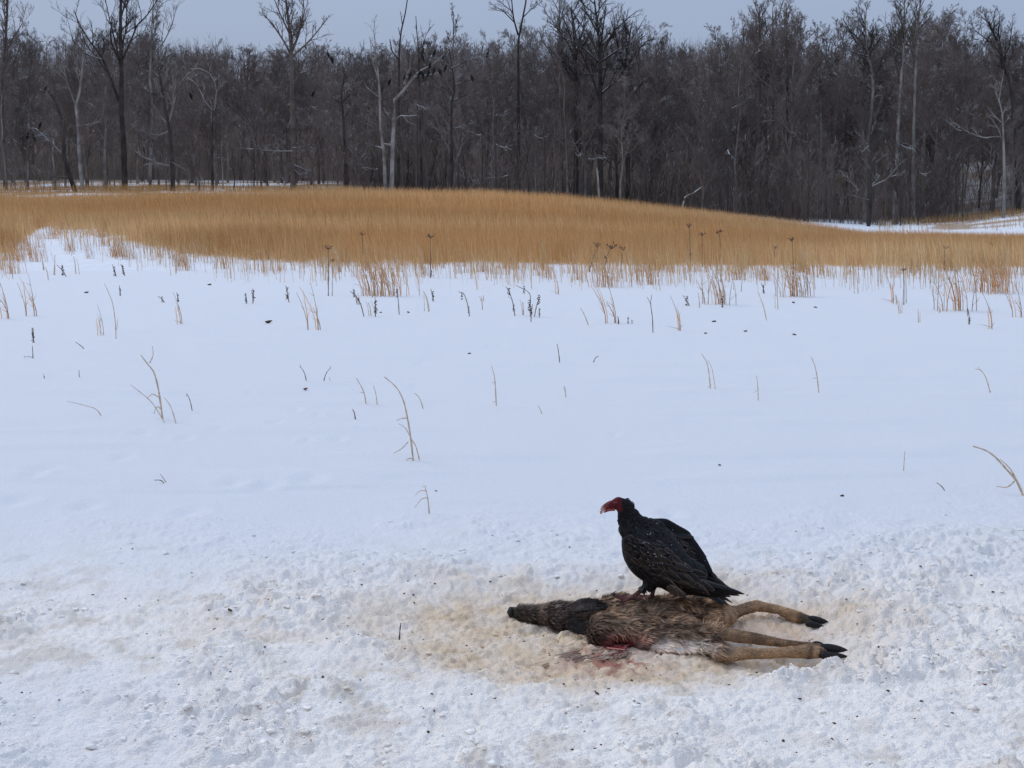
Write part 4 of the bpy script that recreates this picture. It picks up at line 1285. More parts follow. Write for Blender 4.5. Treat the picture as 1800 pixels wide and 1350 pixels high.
WD = dict(mat='weed_stem', name='dry_weed', cat='weed', group='dry weeds in the snow')
weeds = [
    ('tall dry flower stem with a round dark head, left of the widest tuft', [[(577, 521), (577, 480), (577, 436)], [(584, 520), (584, 490), (585, 456)]], [(577, 434, 12, 'tuft'), (585, 457, 8, 'tuft')], .007),
    ('tallest dark flower stem in the middle of the golden field edge', [[(757, 488), (757, 450), (756, 412)]], [(757, 414, 12, 'tuft'), (758, 478, 14, 'spike')], .009),
    ('thin flower stem at the field edge between the two tall dark heads', [[(638, 470), (638, 440), (637, 410)]], [(637, 410, 9, 'tuft')], .008),
    ('first tall flat-headed stem right of the middle', [[(1214, 470), (1213, 440), (1211, 394)]], [(1211, 396, 11, 'tuft'), (1213, 447, 8, 'tuft')], .009),
    ('second tall flat-headed stem right of the middle', [[(1235, 470), (1234, 440), (1234, 410)]], [(1234, 411, 10, 'tuft')], .008),
    ('third tall stem with a wide flat head right of the middle', [[(1266, 466), (1266, 440), (1264, 407)]], [(1261, 407, 10, 'tuft'), (1268, 405, 9, 'tuft')], .009),
    ('tall flat-headed stem standing inside the left straight tuft', [[(1393, 520), (1394, 470), (1392, 420)]], [(1392, 420, 11, 'tuft')], .008),
    ('shorter dark-headed stem left of the straight tufts', [[(1361, 475), (1361, 455), (1362, 434)]], [(1362, 434, 9, 'tuft')], .008),
    ('dark-headed stem above the tall leaning right tuft', [[(1661, 475), (1661, 455), (1662, 434)]], [(1662, 434, 9, 'tuft')], .008),
    ('dark-headed stem in the far right of the field edge', [[(1745, 460), (1744, 445), (1744, 428)]], [(1744, 428, 8, 'tuft')], .008),
    ('left stem of the brown cluster of umbrella-shaped heads', [[(1035, 478), (1042, 455), (1052, 432)]], [(1050, 430, 12, 'tuft')], .008),
    ('middle stem of the brown cluster of umbrella-shaped heads', [[(1062, 480), (1066, 455), (1075, 432)]], [(1075, 432, 15, 'tuft'), (1066, 452, 9, 'tuft')], .008),
    ('right stem of the brown cluster of umbrella-shaped heads', [[(1092, 478), (1093, 455), (1096, 436)]], [(1096, 436, 12, 'tuft')], .008),
    ('two straight dark stalks with knotted tips at the right', [[(1589, 535), (1588, 500), (1586, 472)], [(1593, 533), (1592, 500), (1591, 484)]], [(1587, 473, 8, 'tuft')], .008),
    ('leaning seed weed with a brown drooping plume, left of the trio', [[(641, 555), (634, 535), (625, 520), (615, 512)], [(635, 535), (626, 522), (622, 508)]], [(622, 515, 16, 'spike'), (631, 530, 12, 'spike')], .007),
    ('short dark seed spike between two plumed weeds', [[(660, 556), (660, 538), (659, 522)]], [(660, 540, 22, 'spike')], .007),
    ('upright brown plumed weed at the right of the short spike', [[(702, 552), (700, 530), (697, 508)]], [(698, 516, 16, 'spike')], .007),
    ('single leaning seed weed with a hooked top in the middle', [[(826, 555), (822, 535), (815, 516), (806, 513)]], [(812, 520, 14, 'spike'), (824, 545, 12, 'spike')], .007),
    ('left stem of the dark clump of seed spikes', [[(906, 555), (902, 535), (896, 515), (889, 503)]], [(895, 515, 18, 'spike'), (903, 540, 14, 'spike')], .008),
    ('middle stem of the dark clump of seed spikes', [[(932, 556), (932, 535), (930, 515), (907, 502)]], [(931, 538, 20, 'spike'), (921, 509, 14, 'spike')], .008),
    ('right stem of the dark clump of seed spikes', [[(938, 556), (944, 535), (950, 520)]], [(947, 528, 18, 'spike')], .007),
    ('small square brown weed right of the dark clump', [[(933, 566), (934, 552), (936, 535)]], [(934, 545, 15, 'spike')], .007),
    ('stubby dark weed last in the row of seed spikes', [[(948, 557), (948, 548), (949, 541)]], [(948, 548, 12, 'spike')], .007),
    ('dark drooping weed hanging at the foot of the middle flower stem', [[(763, 531), (760, 520), (757, 508)]], [(761, 520, 16, 'spike')], .006),
    ('dark brown pointed spike standing alone at the far left', [[(58, 603), (58, 590), (57, 577)]], [(58, 594, 20, 'spike'), (57, 582, 12, 'spike')], .008),
    ('left one of two dark spikes in the upper left snow', [[(434, 535), (433, 525), (431, 515)]], [(432, 525, 16, 'spike')], .007),
    ('right one of two dark spikes in the upper left snow', [[(444, 535), (445, 520), (445, 507)]], [(445, 520, 20, 'spike')], .007),
    ('slanting dark spike left of the dry flower stem', [[(509, 532), (505, 515), (502, 502)]], [(505, 516, 20, 'spike')], .007),
    ('dark weed tips beside the pair of bent stems, left one', [[(292, 533), (286, 527), (278, 521)]], [(285, 528, 14, 'spike')], .006),
    ('dark weed tips beside the pair of bent stems, right one', [[(314, 532), (312, 522), (310, 514)]], [(313, 525, 14, 'spike')], .006),
    ('dark star-shaped weed head in the upper left snow', [[(211, 520), (211, 510), (210, 502)]], [(211, 514, 14, 'spike')], .006),
    ('leaning dark weed at the front of the left snow bay', [[(118, 486), (110, 476), (100, 466)]], [(110, 476, 20, 'spike')], .007),
    ('first of two nodding dark weeds below the left snow bay', [[(205, 486), (201, 475), (197, 465)]], [(201, 476, 16, 'spike')], .007),
    ('second of two nodding dark weeds below the left snow bay', [[(220, 485), (216, 474), (211, 464)]], [(216, 475, 16, 'spike')], .007),
    ('dark weed at the foot of the leaning right-hand tuft', [[(1271, 540), (1270, 528), (1269, 520)]], [(1270, 530, 18, 'spike')], .008),
    ('reddish brown weed spike standing alone at the right', [[(1704, 571), (1703, 555), (1700, 541)]], [(1704, 563, 16, 'spike'), (1701, 550, 12, 'spike')], .008),
    ('dark leaning weed at the left of the straight tufts', [[(1215, 538), (1207, 528), (1200, 519)]], [(1207, 529, 18, 'spike')], .007),
    ('small dark weed with bent top above the right snow', [[(1345, 515), (1341, 505), (1338, 498)]], [(1342, 508, 14, 'spike')], .006),
    ('thin stem with a dark bud right of the thick forked stalk', [[(340, 723), (334, 707), (328, 694)]], [(328, 694, 6, 'spike')], .0032),
    ('thin stem with a dark bud, left one of two near the reddish leaf', [[(540, 670), (536, 656), (528, 643)]], [(528, 643, 5, 'spike')], .0035),
    ('crossed thin stems with a dark bud, right one of two near the reddish leaf', [[(566, 670), (573, 658), (581, 647)], [(582, 678), (577, 665)]], [(581, 646, 5, 'spike')], .0035),
    ('tiny stem with a dark bud at the left, outer one', [[(78, 668), (77, 661)]], [(77, 660, 6, 'spike')], .003),
    ('tiny stem with a dark bud at the left, inner one', [[(142, 665), (140, 655)]], [(139, 654, 6, 'spike')], .003),
    ('bent little weed under the lone dark spike at the far left', [[(58, 631), (57, 618), (56, 608)], [(57, 628), (48, 627), (43, 627)]], [(43, 628, 5, 'spike')], .005),
    ('dark stubs at the foot of the leaning pair of stems', [[(1088, 570), (1087, 563), (1086, 556)], [(1104, 570), (1104, 560)]], [(1087, 563, 13, 'spike'), (1104, 563, 12, 'spike'), (1111, 566, 9, 'spike')], .006),
]
for lab, lines, head, r in weeds:
    stalk(lab, lines, r=r, head=head, **WD)

# ------------------------------------------------------------------ leaf scraps and flecks on the snow
def scrap_mesh(g):
    n = 9
    th = np.linspace(0, 2 * math.pi, n, endpoint=False)
    rr = g.uniform(.5, 1.1, n)
    V = np.stack([np.cos(th) * rr, np.sin(th) * rr * .5, g.normal(size=n) * .22 + .25], 1)
    V = np.concatenate([V, V * np.array([.6, .6, 1]) - np.array([0, 0, .3]), [[0, 0, .5]]])
    T = [[i, (i + 1) % n, 2 * n] for i in range(n)]
    Q = [[i, n + i, n + (i + 1) % n, (i + 1) % n] for i in range(n)]
    return mesh_np('leaf_scrap', V, Q, T, smooth=False)


scr = [scrap_mesh(np.random.default_rng(500 + k)) for k in range(5)]
scr_red = [m.copy() for m in scr]
for m in scr: m.materials.append(M['scrap'])
for m in scr_red: m.materials.append(M['red_scrap'])
for px, py, s, red, lab in [
    (825, 620, 5, 0, 'dark leaf scrap alone on the upper middle snow'), (767, 866, 4, 0, 'dark speck of leaf right of the short bent stalk'),
    (1265, 819, 5, 0, 'black leaf scrap above the bird on the open snow'), (1397, 588, 6, 0, 'curled dark leaf on the upper right snow'),
    (1310, 583, 5, 0, 'dark reddish leaf left of the curled dark leaf'), (1240, 587, 5, 0, 'small dark leaf below the leaning right tuft'),
    (537, 685, 6, 1, 'reddish leaf on the left snow below the budded stems'), (472, 568, 9, 0, 'brown crumpled leaf with stubs in the upper left snow'),
    (368, 501, 6, 0, 'dark leaf near the field edge on the left'), (152, 515, 6, 0, 'small dark leaf above the tall curved stalk'),
    (718, 549, 5, 0, 'dark leaf right of the last plumed weed'), (669, 549, 4, 0, 'tiny dark leaf between the plumed weeds'),
    (1395, 532, 5, 0, 'dark leaf under the straight tufts'), (1434, 540, 5, 0, 'pair of dark flecks right of the straight tufts'),
    (1255, 568, 6, 0, 'forked dark leaf right of the bent bunch'), (1480, 878, 7, 0, 'brown twig litter on the rough snow above the deer legs'),
    (1480, 1106, 6, 0, 'brown scrap beyond the upper hoof'), (1463, 1109, 4, 1, 'red crumb beyond the upper hoof'),
    (1358, 1190, 7, 0, 'dark scrap on the snow bank below the lower hoof'), (1070, 1215, 6, 0, 'dark scrap in front of the stained hollow'),
    (1050, 1230, 7, 0, 'brown scrap nearest the camera below the stained hollow'), (1617, 1022, 5, 0, 'dark sliver on the rough snow at the right'),
    (380, 1121, 9, 0, 'rusty brown scrap in the trampled snow on the left'), (405, 1092, 9, 0, 'brown smear of leaf above the rusty scrap'),
    (221, 1062, 4, 1, 'red speck in the trampled snow on the far left'), (1730, 1228, 6, 1, 'red fleck in the snow at the lower right'),
    (870, 1242, 5, 0, 'brown scrap below the left part of the stained hollow'), (1570, 975, 6, 0, 'brown twig bit on the rough snow right of the bird'),
]:
    p = at(px, py)
    o = obj('leaf_scrap', (scr_red if red else scr)[int(rng.integers(5))], None, None, (p[0], p[1], float(gz(p[0], p[1])[0])))
    k = p[1] / F * s
    o.scale = (k * .75, k * .9, k * .9)
    o.rotation_euler = (0, 0, rng.uniform(-.5, .5))
    tag(o, lab, 'leaf scrap', 'scraps on the snow')

# loose clods of frozen snow
ph = (1 + 5 ** .5) / 2
ico = np.array([(-1, ph, 0), (1, ph, 0), (-1, -ph, 0), (1, -ph, 0), (0, -1, ph), (0, 1, ph), (0, -1, -ph), (0, 1, -ph), (ph, 0, -1), (ph, 0, 1), (-ph, 0, -1), (-ph, 0, 1)]) / math.sqrt(1 + ph * ph)
icf = np.array([(0, 11, 5), (0, 5, 1), (0, 1, 7), (0, 7, 10), (0, 10, 11), (1, 5, 9), (5, 11, 4), (11, 10, 2), (10, 7, 6), (7, 1, 8), (3, 9, 4), (3, 4, 2), (3, 2, 6), (3, 6, 8), (3, 8, 9), (4, 9, 5), (2, 4, 11), (6, 2, 10), (8, 6, 7), (9, 8, 1)])


def subdiv(V, T):
    V = list(map(tuple, V)); mid = {}; out = []
    def m(a, b):
        k = (min(a, b), max(a, b))
        if k not in mid:
            p = (np.array(V[a]) + np.array(V[b])) / 2
            V.append(tuple(p / np.linalg.norm(p))); mid[k] = len(V) - 1
        return mid[k]
    for a, b, c in T:
        x, y, z = m(a, b), m(b, c), m(c, a)
        out += [(a, x, z), (b, y, x), (c, z, y), (x, y, z)]
    return np.array(V), np.array(out)


ico2, icf2 = subdiv(ico, icf)
n = 5200
u = rng.uniform(-200, 2000, n)
v = rng.uniform(880, 1400, n)
Yc = CAMH * F / (v - HOR)
x, y = (u - CX) / F * Yc, Yc
patch = sstep(0.35, 0.6, fbm(x * 2.0, y * 2.0, 3, 45))
e = pit_mask(*to_px(x, y, 0))
keep = (rng.random(n) < rough_mask(x, y) ** 2 * (0.12 + .88 * patch)) & ((e > .95) | (rng.random(n) < .25))
x, y, e = x[keep], y[keep], e[keep]
n = len(x)
s = .004 + .009 * rng.random(n) ** 3
s = np.where(e < .95, s * .6, s)
z = gz(x, y)
nv = len(ico2)
dis = 1 + .22 * rng.normal(size=(n, nv))
V = ico2[None] * dis[..., None] * s[:, None, None] * np.stack([rng.uniform(.8, 1.5, n), rng.uniform(.8, 1.5, n), rng.uniform(.40, .65, n)], 1)[:, None, :]
V = V + np.stack([x, y, z + s * .02], 1)[:, None, :]
T = (np.arange(n)[:, None, None] * nv + icf2[None]).reshape(-1, 3)
me = mesh_np('snow_clods', V.reshape(-1, 3), None, T, col=np.repeat(snow_col(x, y), nv, 0))
tag(obj('snow_clods', me, M['clod']), kind='stuff', label='loose clods of frozen snow in the trampled patch', cat='snow')

# dirt crumbs
n = 260
u = np.where(rng.random(n) < .6, rng.normal(1000, 330, n), rng.uniform(-100, 1900, n))
v = np.where(u * 0 + rng.random(n) < .6, rng.normal(1120, 60, n), rng.uniform(930, 1340, n))
P = np.array([at(a, b) for a, b in zip(u, v)])
s = rng.uniform(.0012, .0038, n)
z = gz(P[:, 0], P[:, 1])
V = ico[None] * (1 + .3 * rng.normal(size=(n, 12)))[..., None] * s[:, None, None] * np.array([1.6, 1.6, .8])
V = V + np.stack([P[:, 0], P[:, 1], z + s * .3], 1)[:, None, :]
T = (np.arange(n)[:, None, None] * 12 + icf[None]).reshape(-1, 3)
tag(obj('dirt_crumbs', mesh_np('dirt_crumbs', V.reshape(-1, 3), None, T), M['scrap']), kind='stuff', label='brown crumbs strewn over the trampled snow', cat='dirt')


# ------------------------------------------------------------------ smooth solid shapes (signed distance, surface nets)
def surface_nets(fn, lo, hi, vox):
    lo, hi = np.array(lo, float), np.array(hi, float)
    nn = np.ceil((hi - lo) / vox).astype(int) + 1
    ax = [lo[k] + np.arange(nn[k]) * vox for k in range(3)]
    G = np.stack(np.meshgrid(*ax, indexing='ij'), -1)
    D = fn(G.reshape(-1, 3)).reshape(nn)
    ins = D < 0
    nx, ny, nz_ = nn
    acc = np.zeros((nx - 1, ny - 1, nz_ - 1, 3))
    cn = np.zeros((nx - 1, ny - 1, nz_ - 1))
    cor = [(i, j, k) for i in (0, 1) for j in (0, 1) for k in (0, 1)]
    sl = lambda c: (slice(c[0], nx - 1 + c[0]), slice(c[1], ny - 1 + c[1]), slice(c[2], nz_ - 1 + c[2]))
    for a in cor:
        for q in range(3):
            if a[q] == 0:
                b = list(a); b[q] = 1; b = tuple(b)
                da, db = D[sl(a)], D[sl(b)]
                m = (da < 0) != (db < 0)
                t = np.where(m, da / (da - db + 1e-12), 0)
                for w in range(3):
                    acc[..., w] += m * (a[w] + (t if w == q else 0))
                cn += m
    act = cn > 0
    idx = -np.ones(act.shape, int)
    idx[act] = np.arange(act.sum())
    cell = np.argwhere(act)
    V = lo + (cell + acc[act] / cn[act][:, None]) * vox
    quads = []
    for q in range(3):
        o1, o2 = [(1, 2), (2, 0), (0, 1)][q]
        A = np.moveaxis(ins, q, 0)
        e = np.argwhere(np.diff(ins.astype(np.int8), axis=q) != 0)
        e = e[(e[:, o1] > 0) & (e[:, o2] > 0) & (e[:, o1] < nn[o1] - 1) & (e[:, o2] < nn[o2] - 1)]
        inside_first = ins[e[:, 0], e[:, 1], e[:, 2]]
        def cid(d1, d2):
            c = e.copy(); c[:, o1] += d1; c[:, o2] += d2
            return idx[c[:, 0], c[:, 1], c[:, 2]]
        f = np.stack([cid(-1, -1), cid(0, -1), cid(0, 0), cid(-1, 0)], 1)
        f[~inside_first] = f[~inside_first][:, ::-1]
        quads.append(f)
    return V, np.concatenate(quads)


def smin(a, b, k):
    h = np.clip(.5 + .5 * (b - a) / k, 0, 1)
    return b + (a - b) * h - k * h * (1 - h)


def capsule(p, a, b, ra, rb, sc=(1, 1, 1)):
    sc = np.array(sc)
    P, a, b = p / sc, np.array(a) / sc, np.array(b) / sc
    d = b - a
    t = np.clip(((P - a) @ d) / (d @ d + 1e-12), 0, 1)
    return np.linalg.norm(P - a - t[:, None] * d, axis=1) - (ra + (rb - ra) * t)


def chain(p, pts, rad, k=.01, sc=(1, 1, 1)):
    d = None
    for i in range(len(pts) - 1):
        e = capsule(p, pts[i], pts[i + 1], rad[i], rad[i + 1], sc)
        d = e if d is None else np.minimum(d, e)
    return d


def ellip(p, c, r):
    q = (p - np.array(c)) / np.array(r)
    l = np.linalg.norm(q, axis=1)
    return (l - 1) * min(r)


def normals(V, Q):
    n = np.cross(V[Q[:, 2]] - V[Q[:, 0]], V[Q[:, 3]] - V[Q[:, 1]])
    N = np.zeros_like(V)
    for k in range(4): np.add.at(N, Q[:, k], n)
    return N / (np.linalg.norm(N, axis=1, keepdims=True) + 1e-12)


def relax(V, Q, it=3, f=.5):
    for _ in range(it):
        S = np.zeros_like(V); cc = np.zeros(len(V))
        for a, b in ((0, 1), (1, 2), (2, 3), (3, 0)):
            np.add.at(S, Q[:, a], V[Q[:, b]]); np.add.at(S, Q[:, b], V[Q[:, a]])
            np.add.at(cc, Q[:, a], 1); np.add.at(cc, Q[:, b], 1)
        V = V + f * (S / cc[:, None] - V)
    return V


# ------------------------------------------------------------------ the deer carcass
DO = at(1150, 1100)                                    # origin on the snow
_a = np.linspace(0, 6.28, 40)
DZ = float(snow_h(DO[0] + .42 * np.cos(_a), DO[1] + .2 * np.sin(_a)).mean()) - .012
print('DZ', DZ)                                            # level of the trampled hollow


def dp(px, py, z):
    p = at(px, py, z + DZ)
    p[2] = z
    return p - np.array([DO[0], DO[1], 0])


legA = [dp(1232, 1090, .055), dp(1262, 1088, .050), dp(1292, 1076, .055), dp(1330, 1065, .056), dp(1368, 1072, .042), dp(1402, 1085, .030), dp(1424, 1091, .022)]
legA_r = [.044, .031, .022, .0235, .0185, .0255, .0185]
legB = [dp(1190, 1104, .06), dp(1258, 1113, .052), dp(1330, 1123, .036), dp(1385, 1132, .024), dp(1425, 1135, .018), dp(1440, 1136, .016)]
legB_r = [.046, .029, .0205, .0165, .0135, .012]
legC = [dp(1243, 1141, .030), dp(1268, 1146, .034), dp(1296, 1149, .030), dp(1335, 1149, .028), dp(1380, 1147, .026), dp(1420, 1145, .028), dp(1446, 1146, .025)]
legC_r = [.024, .033, .0240, .0205, .0195, .0280, .0215]
head = [dp(901, 1077, .030), dp(922, 1079, .036), dp(948, 1080, .042), dp(975, 1081, .048), dp(1000, 1083, .052), dp(1025, 1084, .054), dp(1058, 1087, .055)]
head_r = [.024, .029, .034, .044, .049, .052, .060]


def deer_sdf(p):
    d = ellip(p, dp(1105, 1092, .055), (.15, .172, .058))
    d = smin(d, ellip(p, dp(1180, 1084, .050), (.15, .16, .058)), .05)
    d = smin(d, ellip(p, dp(1245, 1080, .04), (.10, .13, .055)), .05)
    d = smin(d, ellip(p, dp(1075, 1116, .045), (.085, .10, .06)), .04)
    d = smin(d, ellip(p, dp(1185, 1128, .03), (.13, .10, .045)), .03)
    d = smin(d, chain(p, head, head_r), .03)
    d = smin(d, ellip(p, dp(982, 1071, .075), (.042, .034, .022)), .025)
    d = smin(d, ellip(p, dp(985, 1094, .035), (.050, .030, .026)), .02)
    d = smin(d, ellip(p, dp(1195, 1058, .055), (.07, .05, .03)), .03)
    d = smin(d, ellip(p, dp(1085, 1060, .055), (.06, .05, .028)), .03)
    d = smin(d, chain(p, legA, legA_r), .025)
    d = smin(d, chain(p, legB, legB_r), .02)
    d = smin(d, chain(p, legC, legC_r), .015)
    # wound hollow
    w = ellip(p, dp(1094, 1134, .060), (.042, .055, .036))
    return np.maximum(d, -w)


V, Q = surface_nets(deer_sdf, (-.66, -.42, -.03), (.78, .42, .20), .0062)
V = relax(V, Q, 2)
# folds and lumps of the slack hide
N = normals(V, Q)
fold = (fbm(V[:, 0] * 14 + V[:, 1] * 9, V[:, 1] * 30 - V[:, 0] * 6 + V[:, 2] * 20, 4, 201) - .5)
V = V + N * (fold * .046 * sstep(-.30, -.22, V[:, 0]) * sstep(.3, .18, V[:, 0]) + fold * .006)[:, None]


def deer_col(V):
    x, y, z = V.T
    u, v = to_px(x + DO[0], y + DO[1], z + DZ)
    brown = np.array([.33, .205, .125])
    grey = np.array([.25, .18, .125])
    tan = np.array([.36, .225, .125])
    dark = np.array([.066, .047, .038])
    n1 = fbm(x * 18, y * 18 + z * 12, 4, 211)[:, None]
    c = brown * (1 - n1) + grey * n1
    rt = (sstep(1130, 1210, u) * sstep(1105, 1085, v))[:, None] * .7
    c = c * (1 - rt) + np.array([.37, .225, .135]) * (.7 + .6 * n1) * rt
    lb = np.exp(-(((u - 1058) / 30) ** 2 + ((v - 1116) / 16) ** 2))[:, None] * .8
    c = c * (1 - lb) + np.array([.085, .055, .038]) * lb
    lg = sstep(1225, 1275, u)[:, None]
    ls = fbm(x * 22, y * 110 + z * 90, 4, 213)[:, None]
    c = c * (1 - lg) + tan * (.30 + .75 * n1 + .65 * ls) * lg
    hd = sstep(1062, 1028, u - (v - 1085) * .3)[:, None]
    c = c * (1 - hd) + dark * (.6 + .9 * n1) * hd
    dk = sstep(.52, .66, fbm(x * 9 + 4, y * 9, 3, 215))[:, None] * .5 * (1 - hd)
    c = c * (1 - dk) + np.array([.075, .050, .035]) * dk
    muz = (sstep(915, 935, u) * sstep(975, 950, u) * sstep(1078, 1070, v))[:, None] * .35
    c = c * (1 - muz) + np.array([.15, .115, .10]) * muz
    nose = sstep(903, 898, u)[:, None]
    c = c * (1 - nose) + np.array([.012, .010, .011]) * nose
    wh = (np.exp(-(((u - 1190) / 58) ** 2 + ((v - 1141) / 13) ** 2)) * 1.6)[:, None]
    wh = np.clip(wh, 0, 1)
    c = c * (1 - wh) + np.array([.86, .78, .70]) * wh
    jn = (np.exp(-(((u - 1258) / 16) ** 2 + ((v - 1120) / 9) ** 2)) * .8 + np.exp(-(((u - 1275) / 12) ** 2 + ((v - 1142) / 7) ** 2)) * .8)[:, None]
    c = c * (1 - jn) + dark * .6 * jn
    kx = np.clip(sstep(1392, 1408, u) * sstep(1110, 1100, v) + sstep(1412, 1425, u) * sstep(1130, 1136, v), 0, 1)[:, None] * sstep(.4, .55, fbm(x * 45, y * 45, 3, 217))[:, None]
    c = c * (1 - kx * .8) + np.array([.06, .045, .038]) * kx * .8
    rd = np.clip(np.exp(-(((u - 1095) / 33) ** 2 + ((v - 1131) / 16) ** 2)) * 1.5 * (.35 + fbm(x * 40, y * 40, 3, 221)), 0, .95)[:, None]
    c = c * (1 - rd) + np.array([.24, .032, .025]) * rd
    hole = np.clip(np.exp(-(((u - 1094) / 16) ** 2 + ((v - 1134) / 8) ** 2)) * 1.5, 0, 1)[:, None]
    c = c * (1 - hole) + np.array([.025, .006, .006]) * hole
    return np.clip(c, .004, .9)


deer = empty('deer', (DO[0], DO[1], DZ))
tag(deer, 'brown dead deer lying on its side in stained snow under the standing vulture', 'deer')
obj('body', mesh_np('deer_body', V, Q, col=deer_col(V) * .8), M['skin'], deer)

# hair laid along the hide
N = normals(V, Q)
n = 42000
fi = rng.integers(len(Q), size=n)
w4 = rng.dirichlet((1, 1, 1, 1), n)
P = (V[Q[fi]] * w4[..., None]).sum(1)
Nn = (N[Q[fi]] * w4[..., None]).sum(1)
Nn /= np.linalg.norm(Nn, axis=1, keepdims=True)
u, v = to_px(P[:, 0] + DO[0], P[:, 1] + DO[1], P[:, 2] + DZ)
ang = (fbm(P[:, 0] * 7, P[:, 1] * 7, 3, 231) - .5) * 5.0
flow = np.stack([np.cos(ang) * 1.0 + .35, np.sin(ang) - .25, -.25 + 0 * ang], 1)
head_m = u < 1050
flow[head_m] = np.stack([1.0 + 0 * ang, (ang * .15), -.1 + 0 * ang], 1)[head_m]
leg_m = u > 1270
flow[leg_m] = np.stack([1.0 + 0 * ang, ang * .08, -.05 + 0 * ang], 1)[leg_m]
flow += rng.normal(size=(n, 3)) * .15
flow -= (flow * Nn).sum(1, keepdims=True) * Nn
flow /= np.linalg.norm(flow, axis=1, keepdims=True)
L = rng.uniform(.018, .040, n)
L = np.where(leg_m, L * .36, np.where(head_m, L * .95, L))
head_f = head_m.copy()
wound = ((u - 1094) / 32) ** 2 + ((v - 1132) / 15) ** 2 < 1
keep = ~((u < 905) | ((u > 1408) & (v < 1112)) | (u > 1436) | wound)
head_f = head_f[keep]
P, Nn, flow, L, u, v, ang = P[keep], Nn[keep], flow[keep], L[keep], u[keep], v[keep], ang[keep]
n = len(P)
side = np.cross(flow, Nn)
wd = (rng.uniform(.0014, .0036, n) * np.where(u > 1265, .5, 1))[:, None]
lift = (rng.uniform(.03, .20, n) + head_f * rng.uniform(.0, .35, n))[:, None]
A = P - side * wd - Nn * .002
B = P + side * wd - Nn * .002
Mi = P + flow * L[:, None] * .6 + Nn * lift * L[:, None] * .7
E = P + flow * L[:, None] + Nn * lift * L[:, None] * .55
VV = np.stack([A, B, Mi + side * wd * .7, Mi - side * wd * .7, E], 1)
b = np.arange(n) * 5
along = P[:, 0] * np.cos(ang) + P[:, 1] * np.sin(ang)
across = -P[:, 0] * np.sin(ang) + P[:, 1] * np.cos(ang)
clump = sstep(.30, .70, fbm(along * 16, across * 75 + P[:, 2] * 60, 3, 235))
hb_ = deer_col(P)
kw_ = sstep(.35, .6, hb_[:, 0])
clump = np.where(u > 1265, .66 + .45 * (clump - .5), clump)
hc = hb_ * ((.34 + 1.15 * clump) * (1 - kw_) + .95 * kw_)[:, None] * (1 + rng.uniform(-.3, .4, n) * (1 - .7 * kw_))[:, None]
hc = hc * np.array([1.10, 1.0, .90])
gy = rng.random(n) < .04
hc[gy] = hc[gy] * 1.2 + np.array([.09, .08, .07])
HC = np.repeat(hc, 5, 0).reshape(n, 5, 3)
HC[:, 4] *= 1.35
HC[:, :2] *= .8
fur = obj('fur', mesh_np('deer_fur', VV.reshape(-1, 3), np.stack([b, b + 1, b + 2, b + 3], 1), np.stack([b + 3, b + 2, b + 4], 1), HC.reshape(-1, 3)), M['fur'], deer)
fur['kind'] = 'stuff'

# pale and reddish hair pulled out below the chest
n = 620
t = rng.random(n)
p0 = np.array([dp(1088 + 25 * a, 1142 + 8 * b, .02) for a, b in rng.normal(size=(n, 2)) * .5])
dirx = -.05 - .27 * rng.random(n) ** 1.6
p1 = p0 + np.stack([dirx, -np.abs(dirx) * .35 - rng.uniform(0, .1, n) + rng.normal(size=n) * .03, -.015 + rng.normal(size=n) * .004], 1)
mid_ = (p0 + p1) / 2 + np.stack([0 * t, rng.normal(size=n) * .01, .012 + 0 * t], 1)
PP = np.stack([p0, mid_, p1], 1)
cc = np.where((rng.random(n) < .78)[:, None], np.array([.70, .56, .42]), np.array([.36, .12, .10])) * rng.uniform(.6, 1.2, n)[:, None]
Vt, Qt = tubes(PP, np.array([[.0013, .0011, .0005]]) * np.ones((n, 1)), 3)
tf = obj('hair_tuft', mesh_np('hair_tuft', Vt, Qt, col=np.repeat(cc, 9, 0)), M['fur'], deer)
tag(tf, 'pale and reddish hair pulled out over the snow', kind='stuff')


g = np.random.default_rng(77)
m = 26
q0 = np.array([dp(1100 + 9 * a, 1134 + 5 * b, .035) for a, b in g.normal(size=(m, 2))])
q2 = np.array([dp(1080 - 40 * a, 1144 + 7 * b, .006) for a, b in zip(g.random(m), g.normal(size=m))])
q1 = (q0 + q2) / 2 + np.stack([g.normal(size=m) * .008, g.normal(size=m) * .008, g.uniform(.0, .014, m)], 1)
cc = np.where((g.random(m) < .6)[:, None], np.array([.20, .025, .022]), np.array([.42, .17, .14])) * g.uniform(.5, 1.2, m)[:, None]
Vt, Qt = tubes(np.stack([q0, q1, q2], 1), np.array([[.0048, .0038, .0010]]) * g.uniform(.5, 1.2, m)[:, None], 4)
ts = obj('torn_hide', mesh_np('torn_hide', Vt, Qt, col=np.repeat(cc, 12, 0)), M['fur'], deer)
tag(ts, 'dark red torn strands at the opening in the hide', kind='stuff')


